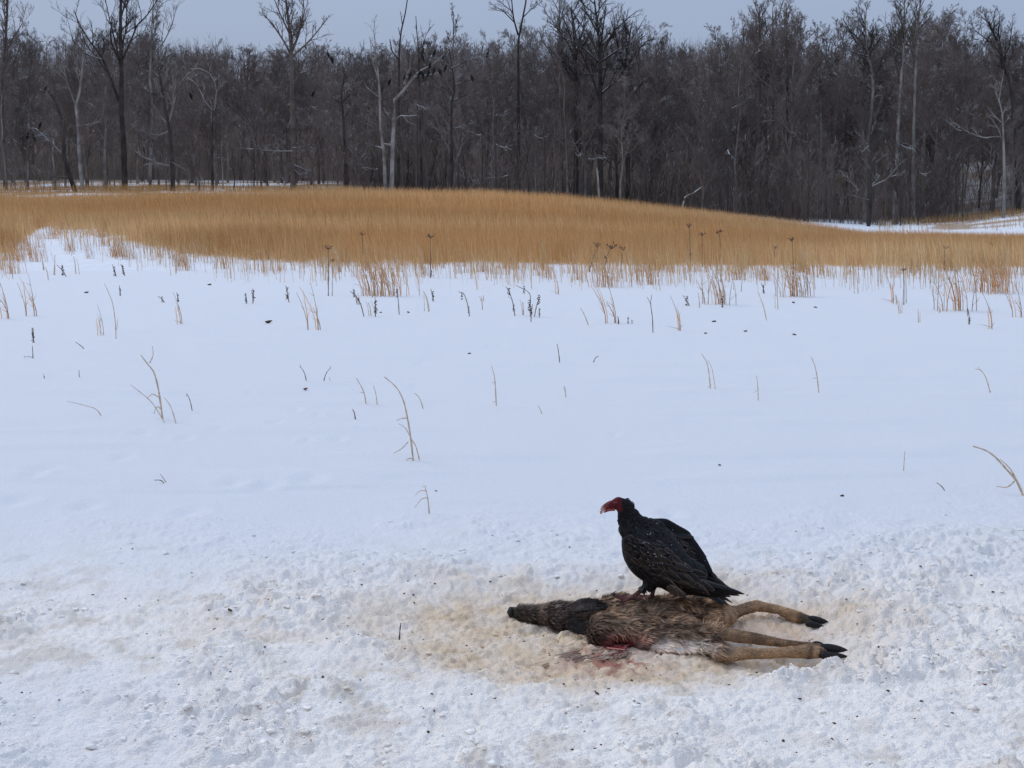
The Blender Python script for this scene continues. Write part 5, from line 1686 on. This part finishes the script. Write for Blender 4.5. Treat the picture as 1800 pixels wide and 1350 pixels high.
def ear(pts, wid, thick=.006, cup=.35):
    pts = np.array(pts)
    nseg = 12
    c = resamp(pts, nseg)
    T = np.gradient(c, axis=0); T /= np.linalg.norm(T, axis=1, keepdims=True)
    S = np.cross(T, np.array([0, -.6, .8])); S /= np.linalg.norm(S, axis=1, keepdims=True)
    Nl = np.cross(S, T)
    t = np.linspace(0, 1, nseg)
    w = wid * np.sin(np.clip(t * .93 + .07, 0, 1) ** .75 * math.pi) ** .8 + .004
    m = 8
    rows_ = []
    for sgn in (1, -1):
        for j in range(m):
            a = (j / (m - 1) - .5) * 2 * sgn
            off = cup * w * (a * a) + (thick * .5 * sgn)
            rows_.append(c + S * (a * w)[:, None] + Nl * (off if np.ndim(off) else off)[:, None])
    Vx = np.stack(rows_, 1).reshape(-1, 3)
    k = 2 * m
    i = (np.arange(nseg - 1)[:, None] * k + np.arange(k)[None]).ravel()
    j = (np.arange(nseg - 1)[:, None] * k + (np.arange(k)[None] + 1) % k).ravel()
    return Vx, np.stack([i, j, j + k, i + k], 1)


for pts, wd_, lab in [([dp(1004, 1070, .105), dp(1025, 1066, .118), dp(1046, 1065, .122), dp(1066, 1066, .112)], .025, None),
                      ([dp(996, 1097, .06), dp(1013, 1104, .045), dp(1032, 1109, .035), dp(1050, 1111, .026)], .026, None)]:
    Ve, Qe = ear(pts, wd_)
    ce = np.array([.040, .031, .027]) * (.5 + 1.3 * fbm(Ve[:, 0] * 60, Ve[:, 1] * 60, 3, 241))[:, None]
    eo = obj('ear', mesh_np('ear', Ve, Qe, col=ce), M['skin'], deer)
    m = 900
    ge = np.random.default_rng(int(abs(pts[0][0]) * 1e4))
    Pe = Ve[ge.integers(len(Ve) - 16, size=m)]
    de = np.array(pts[-1]) - np.array(pts[0])
    de = de / np.linalg.norm(de) + ge.normal(size=(m, 3)) * .28
    Vt, Tt = cones(Pe, Pe + de * ge.uniform(.008, .022, m)[:, None], np.full(m, .0014))
    eh = obj('ear_hair', mesh_np('ear_hair', Vt, None, Tt, np.repeat(np.array([.045, .035, .03]) * ge.uniform(.3, 2.2, m)[:, None], 4, 0)), M['fur'], eo)
    eh['kind'] = 'stuff'


def toe(a, b, r):
    a, b = np.array(a), np.array(b)
    L = np.linalg.norm(b - a)
    n_ = 9
    t = np.linspace(0, 1, n_)
    c = a + (b - a) * t[:, None]
    rr = r * np.array([.6, .92, 1.05, 1.05, 1.0, .88, .70, .46, .10])
    Vt, Qt = tubes(c[None], rr[None], 8)
    cen = np.repeat(c, 8, 0)
    Vt = cen + (Vt - cen) * np.array([1, .8, 1])
    return Vt, Qt


for a, b, r in [(dp(1420, 1087, .032), dp(1457, 1094, .018), .0145), (dp(1416, 1096, .020), dp(1448, 1101, .012), .0125),
                (dp(1441, 1138, .042), dp(1490, 1143, .032), .0165), (dp(1441, 1152, .022), dp(1490, 1154, .016), .0145),
                (dp(1428, 1132, .022), dp(1450, 1134, .014), .012)]:
    Vt, Qt = toe(a, b, r)
    obj('hoof', mesh_np('hoof', Vt, Qt), M['hoof'], deer)
# dew claws
for a, b in [(dp(1408, 1092, .012), dp(1418, 1097, .006)), (dp(1424, 1150, .01), dp(1434, 1153, .006))]:
    Vt, Qt = toe(a, b, .008)
    obj('dew_claw', mesh_np('dew_claw', Vt, Qt), M['hoof'], deer)
Vn, Qn = surface_nets(lambda p: np.maximum(ellip(p, dp(898, 1076, .038), (.013, .024, .022)), -np.minimum(ellip(p, dp(893, 1080, .046) + np.array([0, -.008, 0]), (.008, .006, .006)), 9)), dp(898, 1076, .038) - .05, dp(898, 1076, .038) + .05, .004)
obj('nose', mesh_np('nose', Vn, Qn), M['hoof'], deer)
# closed eye slit
ep = dp(962, 1070, .075)
Vt, Qt = tubes((ep + np.array([[(-.016, -.012, .004), (0, -.016, .002), (.016, -.014, .006)]])), np.array([[.002, .006, .002]]), 6)
obj('eye', mesh_np('deer_eye', Vt, Qt), M['hoof'], deer)

# ------------------------------------------------------------------ the vulture
YV = 5.63
VO = np.array(up(1147, 1052, YV))
KV = np.linalg.norm(up(1148, 1000, YV) - up(1147, 1000, YV))


def vp(px, py, y=0.0):
    p = np.array(up(px, py, YV)) - VO
    p[1] += y
    return p


def bird_sdf(p):
    k = KV
    d = ellip(p, vp(1140, 962), (.098, .085, .095))
    d = smin(d, ellip(p, vp(1158, 985), (.105, .085, .088)), .04)
    d = smin(d, ellip(p, vp(1195, 1008), (.10, .055, .058)), .04)
    d = smin(d, chain(p, [vp(1132, 945), vp(1112, 925), vp(1104, 908), vp(1099, 893)], [.083, .052, .041, .031]), .03)
    d = smin(d, chain(p, [vp(1098, 890), vp(1088, 886)], [.030, .023]), .012)
    d = smin(d, capsule(p, vp(1087, 884), vp(1076, 888), .0235, .0175, (1, .8, 1)), .008)
    # thighs and legs
    for (hip, knee, ank, foot, y) in [((1152, 1008), (1139, 1022), (1131, 1030), (1112, 1044), -.035), ((1165, 1012), (1156, 1026), (1151, 1033), (1147, 1052), .03)]:
        d = smin(d, chain(p, [vp(*hip, y), vp(*knee, y), vp(*ank, y)], [.036, .021, .012]), .02)
        d = smin(d, chain(p, [vp(*ank, y), vp(*foot, y)], [.0105, .0085]), .008)
    for foot, y, toes in FEET:
        f = vp(*foot, y)
        for tp in toes:
            d = smin(d, chain(p, [f + np.array(q) for q in tp], [.0075, .0068, .0048]), .005)
    return d


FEET = [((1113, 1046), -.035, [[(0, 0, 0), (-.045, -.010, -.004), (-.078, -.015, .010)], [(0, 0, 0), (-.040, -.035, -.006), (-.066, -.055, -.002)], [(0, 0, 0), (-.042, .02, -.004), (-.070, .030, .004)], [(0, 0, 0), (.022, -.004, -.006), (.036, -.006, -.010)]]),
        ((1147, 1053), .03, [[(0, 0, 0), (-.042, -.012, -.002), (-.075, -.020, .004)], [(0, 0, 0), (-.034, -.038, -.006), (-.055, -.060, -.010)], [(0, 0, 0), (-.036, .022, -.002), (-.060, .036, .0)], [(0, 0, 0), (.022, 0, -.006), (.034, 0, -.012)]])]
lo = np.array([-.24, -.13, -.045]); hi = np.array([.26, .13, .46])
V, Q = surface_nets(bird_sdf, lo, hi, .0040)
V = relax(V, Q, 1)


def bird_col(V):
    u, v = to_px(V[:, 0] + VO[0], V[:, 1] + VO[1], V[:, 2] + VO[2])
    x, y, z = V.T
    n1 = fbm(x * 60 + y * 30, z * 60, 4, 251)[:, None]
    c = np.array([.007, .0062, .0066]) * (.5 + 1.2 * n1)
    br = (sstep(1110, 1090, u) * sstep(950, 985, v))[:, None] * .6
    c = c * (1 - br) + np.array([.035, .020, .016]) * br
    redm = (sstep(1095, 1090, u - (v - 880) * .1) * sstep(901, 897, v))[:, None]
    red = np.array([.098, .012, .015]) * (.45 + 1.1 * fbm(x * 140, z * 140 + y * 90, 3, 255))[:, None]
    c = c * (1 - redm) + red * redm
    legm = (z < .036) & ((np.abs(y + .035) < .10) | (np.abs(y - .03) < .1))
    legm = (sstep(.046, .034, z))[:, None]
    c = c * (1 - legm) + np.array([.14, .062, .055]) * (.5 + n1) * legm
    return np.clip(c, .002, .6)


vul = empty('vulture', VO)
tag(vul, 'black vulture with a bare red head standing on the dead deer', 'vulture')
bc = bird_col(V)
obj('body', mesh_np('vulture_body', V, Q, col=bc), M['bird_skin'], vul)

# beak, cere and eye
cb = np.array([vp(1077, 886), vp(1071, 887), vp(1065, 890), vp(1060, 894), vp(1057, 899), vp(1056, 904)])
cb = resamp(cb, 14)
tb = np.linspace(0, 1, 14)
rb_ = np.interp(tb, [0, .25, .5, .75, .9, 1], [.0160, .0130, .0112, .0085, .0058, .0012])
Vb, Qb = tubes(cb[None], rb_[None], 12)
cen = np.repeat(cb, 12, 0)
Vb = cen + (Vb - cen) * np.array([1, .62, 1])
tt = np.repeat(tb, 12)[:, None]
colb = np.array([.18, .022, .026]) * (1 - sstep(.45, .75, tt)) + np.array([.55, .36, .30]) * sstep(.45, .75, tt)
obj('beak', mesh_np('beak', Vb, Qb, col=colb), M['beak'], vul)
cl = np.array([vp(1080, 893), vp(1072, 895), vp(1066, 898), vp(1061, 901)])
Vb, Qb = tubes(resamp(cl, 8)[None], np.array([[.012, .0105, .009, .0075, .006, .005, .0038, .001]]), 8)
obj('lower_beak', mesh_np('lower_beak', Vb, Qb, col=np.broadcast_to(np.array([.26, .05, .05]), Vb.shape)), M['beak'], vul)
nosl = vp(1068, 887, -.0108)
Vb, Qb = tubes((nosl + np.array([[(-.005, 0, -.002), (0, -.001, 0), (.005, 0, .002)]])), np.array([[.0008, .0024, .0008]]), 6)
obj('nostril', mesh_np('nostril', Vb, Qb), M['eye'], vul)
for sgn in (-1, 1):
    ec = vp(1082, 884, sgn * .0195)
    obj('eye', mesh_np('eye', ico2 * .0045 + ec, None, icf2), M['eye'], vul)
    Vb, Qb = tubes((ec + np.array([[(-.009, -sgn * .001, .003), (0, sgn * .003, .0065), (.009, -sgn * .001, .004)]])), np.array([[.001, .003, .001]]), 6)
    obj('brow', mesh_np('brow', Vb, Qb, col=np.broadcast_to(np.array([.2, .03, .035]), Vb.shape)), M['beak'], vul)
# claws
for foot, y, toes in FEET:
    f = vp(*foot, y)
    for tp in toes:
        a, b = f + np.array(tp[1]), f + np.array(tp[2])
        d = (b - a) / np.linalg.norm(b - a)
        c = np.array([b - d * .003, b + d * .007 + np.array([0, 0, .001]), b + d * .013 + np.array([0, 0, -.005])])
        Vb, Qb = tubes(c[None], np.array([[.0042, .0032, .0006]]), 6)
        obj('claw', mesh_np('claw', Vb, Qb), M['hoof'], vul)


# feathers: a curved vane with a raised shaft; unit length along +X, width along Y, face along +Z
def feather_mesh(name, tipw=.5, edge=(.040, .032, .029), core=(.006, .0052, .006), bend=.12, seed=0, rough_=0.0):
    g = np.random.default_rng(600 + seed)
    n_ = 12
    t = np.linspace(0, 1, n_)
    w = np.sin(np.clip(t, 0, 1) ** tipw * math.pi * .96 + .10) ** .6 * .5
    w[-1] = .04
    js = np.array([-1, -.55, -.08, 0, .08, .55, 1])
    V = []
    col = []
    for i in range(n_):
        for j in js:
            nick = (1 - rough_ * g.random()) if abs(j) == 1 else 1
            V.append((t[i], j * w[i] * nick, -bend * t[i] ** 2 - .10 * (j * w[i] * 2) ** 2 * .5 + (.035 * (1 - t[i]) if j == 0 else 0)))
            e = sstep(.6, 1.0, np.array([max(abs(j), sstep(.80, 1.0, np.array([t[i]]))[0])]))[0]
            col.append(np.array(core) * (1 - e) + np.array(edge) * e)
    V = np.array(V)
    m = len(js)
    i = (np.arange(n_ - 1)[:, None] * m + np.arange(m - 1)[None]).ravel()
    Q = np.stack([i, i + m, i + m + 1, i + 1], 1)
    # underside, so that a vane has thickness
    V2 = V - np.array([0, 0, .012])
    Q2 = Q[:, ::-1] + len(V)
    rim = []
    for r_ in range(n_ - 1):
        a, b = r_ * m, (r_ + 1) * m
        rim += [[a, a + len(V), b + len(V), b], [b + m - 1, b + m - 1 + len(V), a + m - 1 + len(V), a + m - 1]]
    return mesh_np(name, np.concatenate([V, V2]), np.concatenate([Q, Q2, np.array(rim)]), col=np.concatenate([col, col]))


f_cov = [feather_mesh('covert', .62, edge=(.115, .086, .070), core=((.006, .0052, .006), (.012, .009, .008), (.020, .014, .011))[k], seed=k, rough_=.25) for k in range(3)]
f_flt = [feather_mesh('flight', .75, edge=(.050, .038, .033), core=(.005, .0045, .005), bend=.10, seed=10 + k, rough_=.12) for k in range(3)]
f_brn = feather_mesh('brown', .62, edge=(.16, .125, .095), core=(.05, .038, .030), seed=30, rough_=.3)
for m in f_cov + f_flt + [f_brn]: m.materials.append(M['feather'])


def feather(name, me, parent, root, d, nrm, L, W):
    d = Vector(d).normalized()
    nrm = Vector(nrm)
    nrm = (nrm - d * nrm.dot(d)).normalized()
    s = nrm.cross(d)
    m = Matrix(((d.x * L, s.x * W, nrm.x * L * .6, root[0]), (d.y * L, s.y * W, nrm.y * L * .6, root[1]), (d.z * L, s.z * W, nrm.z * L * .6, root[2]), (0, 0, 0, 1)))
    o = bpy.data.objects.new(name, me)
    o.matrix_basis = m
    C.objects.link(o)
    o.parent = parent
    return o


def wing_shape(side):
    """folded arm of the wing as a solid; side -1 near, +1 far"""
    if side < 0:
        pts = [vp(1108, 945, -.075), vp(1130, 962, -.105), vp(1165, 985, -.108), vp(1205, 1006, -.080), vp(1240, 1022, -.045)]
        rad = [.034, .052, .056, .042, .016]
        sc = (1, .5, 1)
    else:
        pts = [vp(1140, 934, .080), vp(1172, 938, .11), vp(1205, 958, .115), vp(1230, 990, .09), vp(1250, 1012, .05)]
        rad = [.034, .038, .040, .036, .016]
        sc = (1, .5, 1)
    return lambda p: chain(p, pts, rad, sc=sc)


wings = {}
for side in (-1, 1):
    fn = wing_shape(side)
    sd_ = (lambda f: (lambda p: f(p)))(fn)
    lo = np.array([-.14, -.17, .0]) if side < 0 else np.array([-.10, .0, .02])
    hi = np.array([.27, .0, .30]) if side < 0 else np.array([.29, .18, .34])
    Vw, Qw = surface_nets(sd_, lo, hi, .006)
    Vw = relax(Vw, Qw, 2)
    cw = np.array([.010, .009, .010]) * (.6 + .9 * fbm(Vw[:, 0] * 60, Vw[:, 2] * 60, 3, 261))[:, None]
    wings[side] = obj('wing', mesh_np('wing', Vw, Qw, col=cw), M['bird_skin'], vul)

# near wing: rows of coverts from the shoulder back, then the long folded flight feathers
def on_wing(side, px, py):
    """surface point of the wing under a photograph place"""
    fn = wing_shape(side)
    ys = np.linspace(-.19 if side < 0 else .0, .02 if side < 0 else .02, 90) if side < 0 else np.linspace(.20, .02, 90)
    P = np.array([vp(px, py, y) for y in ys])
    d = fn(P)
    d = np.minimum(d, bird_sdf(P))
    k = np.argmax(d < .002)
    if d[k] >= .002:
        k = int(np.argmin(d))
    p = P[k]
    e = 1e-3
    f2 = lambda q: smin(fn(q), bird_sdf(q), .03)
    g = np.array([f2((p + v_)[None])[0] - f2((p - v_)[None])[0] for v_ in np.eye(3) * e])
    return p, g / (np.linalg.norm(g) + 1e-9)


W1 = wings[-1]
lower = [
    # folded primaries reaching past the tail, then secondaries along the lower edge
    (1185, 1002, 1310, 1043, .036), (1180, 1004, 1300, 1045, .036), (1172, 1004, 1284, 1046, .038), (1165, 1004, 1272, 1046, .038),
    (1160, 1006, 1258, 1044, .040), (1155, 1006, 1246, 1043, .040), (1150, 1004, 1234, 1041, .042), (1144, 1000, 1222, 1038, .042),
    (1138, 996, 1208, 1037, .042), (1132, 990, 1196, 1036, .042), (1126, 982, 1184, 1032, .042)]
for q, (a, b, c, d, w) in enumerate(lower):
    p, nr_ = on_wing(-1, a, b)
    e = vp(c, d, -.030 - .055 * (1 - (c - 1184) / 120.0))
    dv = e - p
    feather('flight_feather', f_flt[q % 3], W1, p + nr_ * (.004 + .0012 * q), dv, nr_ + np.array([0, -.6, .25]), np.linalg.norm(dv), w)
for r_, (n_, x0, y0, x1, y1, L, w) in enumerate([
        (10, 1128, 990, 1215, 1008, .105, .034), (10, 1116, 978, 1205, 992, .080, .032), (9, 1108, 966, 1190, 978, .062, .030),
        (8, 1102, 955, 1176, 966, .052, .028), (7, 1100, 945, 1160, 954, .044, .026), (6, 1104, 936, 1146, 944, .038, .024)]):
    for q in range(n_):
        t = (q + rng.uniform(-.2, .2)) / (n_ - 1)
        px, py = x0 + (x1 - x0) * t, y0 + (y1 - y0) * t + 4 * math.sin(t * 3)
        p, nr_ = on_wing(-1, px, py)
        dr = np.array([.80 + rng.normal() * .10, .10, -.52 + rng.normal() * .12 + .12 * t])
        feather('covert_feather', f_cov[int(rng.integers(3))], W1, p + nr_ * (.006 + .0022 * r_), dr, nr_ + rng.normal(size=3) * .10, L * rng.uniform(.85, 1.15), w * rng.uniform(.9, 1.1))
# the paler brown patch low on the flank
for q, (px, py, dx) in enumerate([(1168, 1008, .55), (1174, 1010, .62), (1180, 1014, .7), (1166, 1014, .6)]):
    p, nr_ = on_wing(-1, px, py)
    feather('flank_feather', f_brn, W1, p + nr_ * (.016 + .002 * q) + np.array([0, -.012, 0]), (dx, .05, -.62), nr_ + np.array([0, -.5, 0]), .060, .036)
# far wing
W2 = wings[1]
for q, (a, b, c, d) in enumerate([(1200, 950, 1226, 952), (1206, 962, 1236, 973), (1212, 972, 1241, 988), (1220, 985, 1252, 1004), (1225, 995, 1266, 1018),
                                  (1228, 1002, 1282, 1032), (1230, 1008, 1300, 1044)]):
    p = vp(a - 14, b - 6, .085)
    e = vp(c, d, .095 - .010 * q)
    dv = e - p
    feather('flight_feather', f_flt[q % 3], W2, p, dv, (.25, -.55, .8), np.linalg.norm(dv), .040)
for r_, (n_, x0, y0, x1, y1, L, w) in enumerate([(8, 1165, 932, 1222, 982, .075, .034), (8, 1155, 934, 1205, 980, .065, .032), (7, 1148, 932, 1190, 972, .055, .030), (6, 1142, 926, 1172, 950, .046, .028)]):
    for q in range(n_):
        t = q / (n_ - 1)
        px, py = x0 + (x1 - x0) * t, y0 + (y1 - y0) * t - 6 * math.sin(t * 3.14)
        y_ = .085 - .020 * r_
        p = vp(px, py, y_)
        dr = np.array([.85, .02, -.45 + rng.normal() * .12])
        feather('covert_feather', f_cov[int(rng.integers(3))], W2, p, dr, np.array([.3, -.45, .85]) + rng.normal(size=3) * .1, L * rng.uniform(.85, 1.15), w)
# tail
tl_pts = [vp(1200, 1012), vp(1225, 1026), vp(1245, 1036)]
Vw, Qw = surface_nets(lambda p: chain(p, tl_pts, [.040, .030, .012], sc=(1, 1, .7)), (.05, -.07, -.02), (.29, .07, .14), .006)
tail = obj('tail', mesh_np('tail', Vw, Qw, col=np.broadcast_to(np.array([.010, .009, .010]), Vw.shape)), M['bird_skin'], vul)
for q in range(9):
    t = (q - 4) / 4.0
    p = vp(1206, 1016, t * .022)
    e = vp(1290 - 12 * abs(t) - (8 if q % 2 else 0), 1060 - 5 * abs(t) + 2 * (q % 3), t * .045)
    dv = e - p
    feather('tail_feather', f_flt[q % 3], tail, p + np.array([0, 0, .004 * (4 - abs(q - 4))]), dv, (.4, -.35 + .1 * t, .9), np.linalg.norm(dv), .044)

# small body feathers of neck, breast, belly and thighs
N = normals(V, Q)
cand = np.where((V[:, 2] > .048))[0]
u, v = to_px(V[:, 0] + VO[0], V[:, 1] + VO[1], V[:, 2] + VO[2])
cand = cand[~((u[cand] - (v[cand] - 880) * .25 < 1099) & (v[cand] < 908))]
sel = rng.choice(cand, 3600)
P, Nn = V[sel], N[sel]
us, vs = u[sel], v[sel]
dr = np.stack([.55 + 0 * us, 0 * us, -.8 + 0 * us], 1)
neck = vs < 935
dr[neck] = np.array([.45, 0, -.9])
dr += rng.normal(size=dr.shape) * .16
dr -= (dr * Nn).sum(1, keepdims=True) * Nn
dr /= np.linalg.norm(dr, axis=1, keepdims=True) + 1e-9
sd2 = np.cross(dr, Nn)
n = len(P)
L = rng.uniform(.016, .030, n) * np.where(vs < 925, .6, 1.0)
Wd = L * rng.uniform(.22, .34, n)
V6 = np.stack([P - Nn * .002, P + dr * L[:, None] * .4 + sd2 * Wd[:, None] + Nn * .001, P + dr * L[:, None] + Nn * .0028, P + dr * L[:, None] * .4 - sd2 * Wd[:, None] + Nn * .001,
               P + dr * L[:, None] * .45 + Nn * .0045], 1)
b = np.arange(n) * 5
T = np.concatenate([np.stack([b, b + 1, b + 4], 1), np.stack([b + 1, b + 2, b + 4], 1), np.stack([b + 2, b + 3, b + 4], 1), np.stack([b + 3, b, b + 4], 1)])
cf = bird_col(P)[:, None, :] * rng.uniform(.5, 1.4, (n, 1, 1)) * np.array([.7, 1.1, 1.7, 1.1, .8])[None, :, None]
pl = obj('plumage', mesh_np('plumage', V6.reshape(-1, 3), None, T, cf.reshape(-1, 3)), M['feather'], vul)
pl['kind'] = 'stuff'
# snow crystals caught on back and wing
n = 34
u_ = np.where(rng.random(n) < .5, rng.normal(1135, 18, n), rng.normal(1180, 30, n))
v_ = np.where(u_ < 1150, rng.normal(955, 16, n), rng.normal(965, 18, n) + (u_ - 1180) * .4)
mbx = MB()
for a, b in zip(u_, v_):
    p, nr_ = on_wing(-1, a, b)
    mbx.add(ico * rng.uniform(.0008, .0019) + p + nr_ * .018, None, icf)
fl = obj('snow_flecks', mbx.mesh('snow_flecks'), material('snow_fleck', base=(.55, .57, .6), rough=.6), vul)
fl['kind'] = 'stuff'

print('trees', cnt, 'objects', len(bpy.data.objects), 'tris', sum(len(m.loops) - 2 * len(m.polygons) for m in bpy.data.meshes))
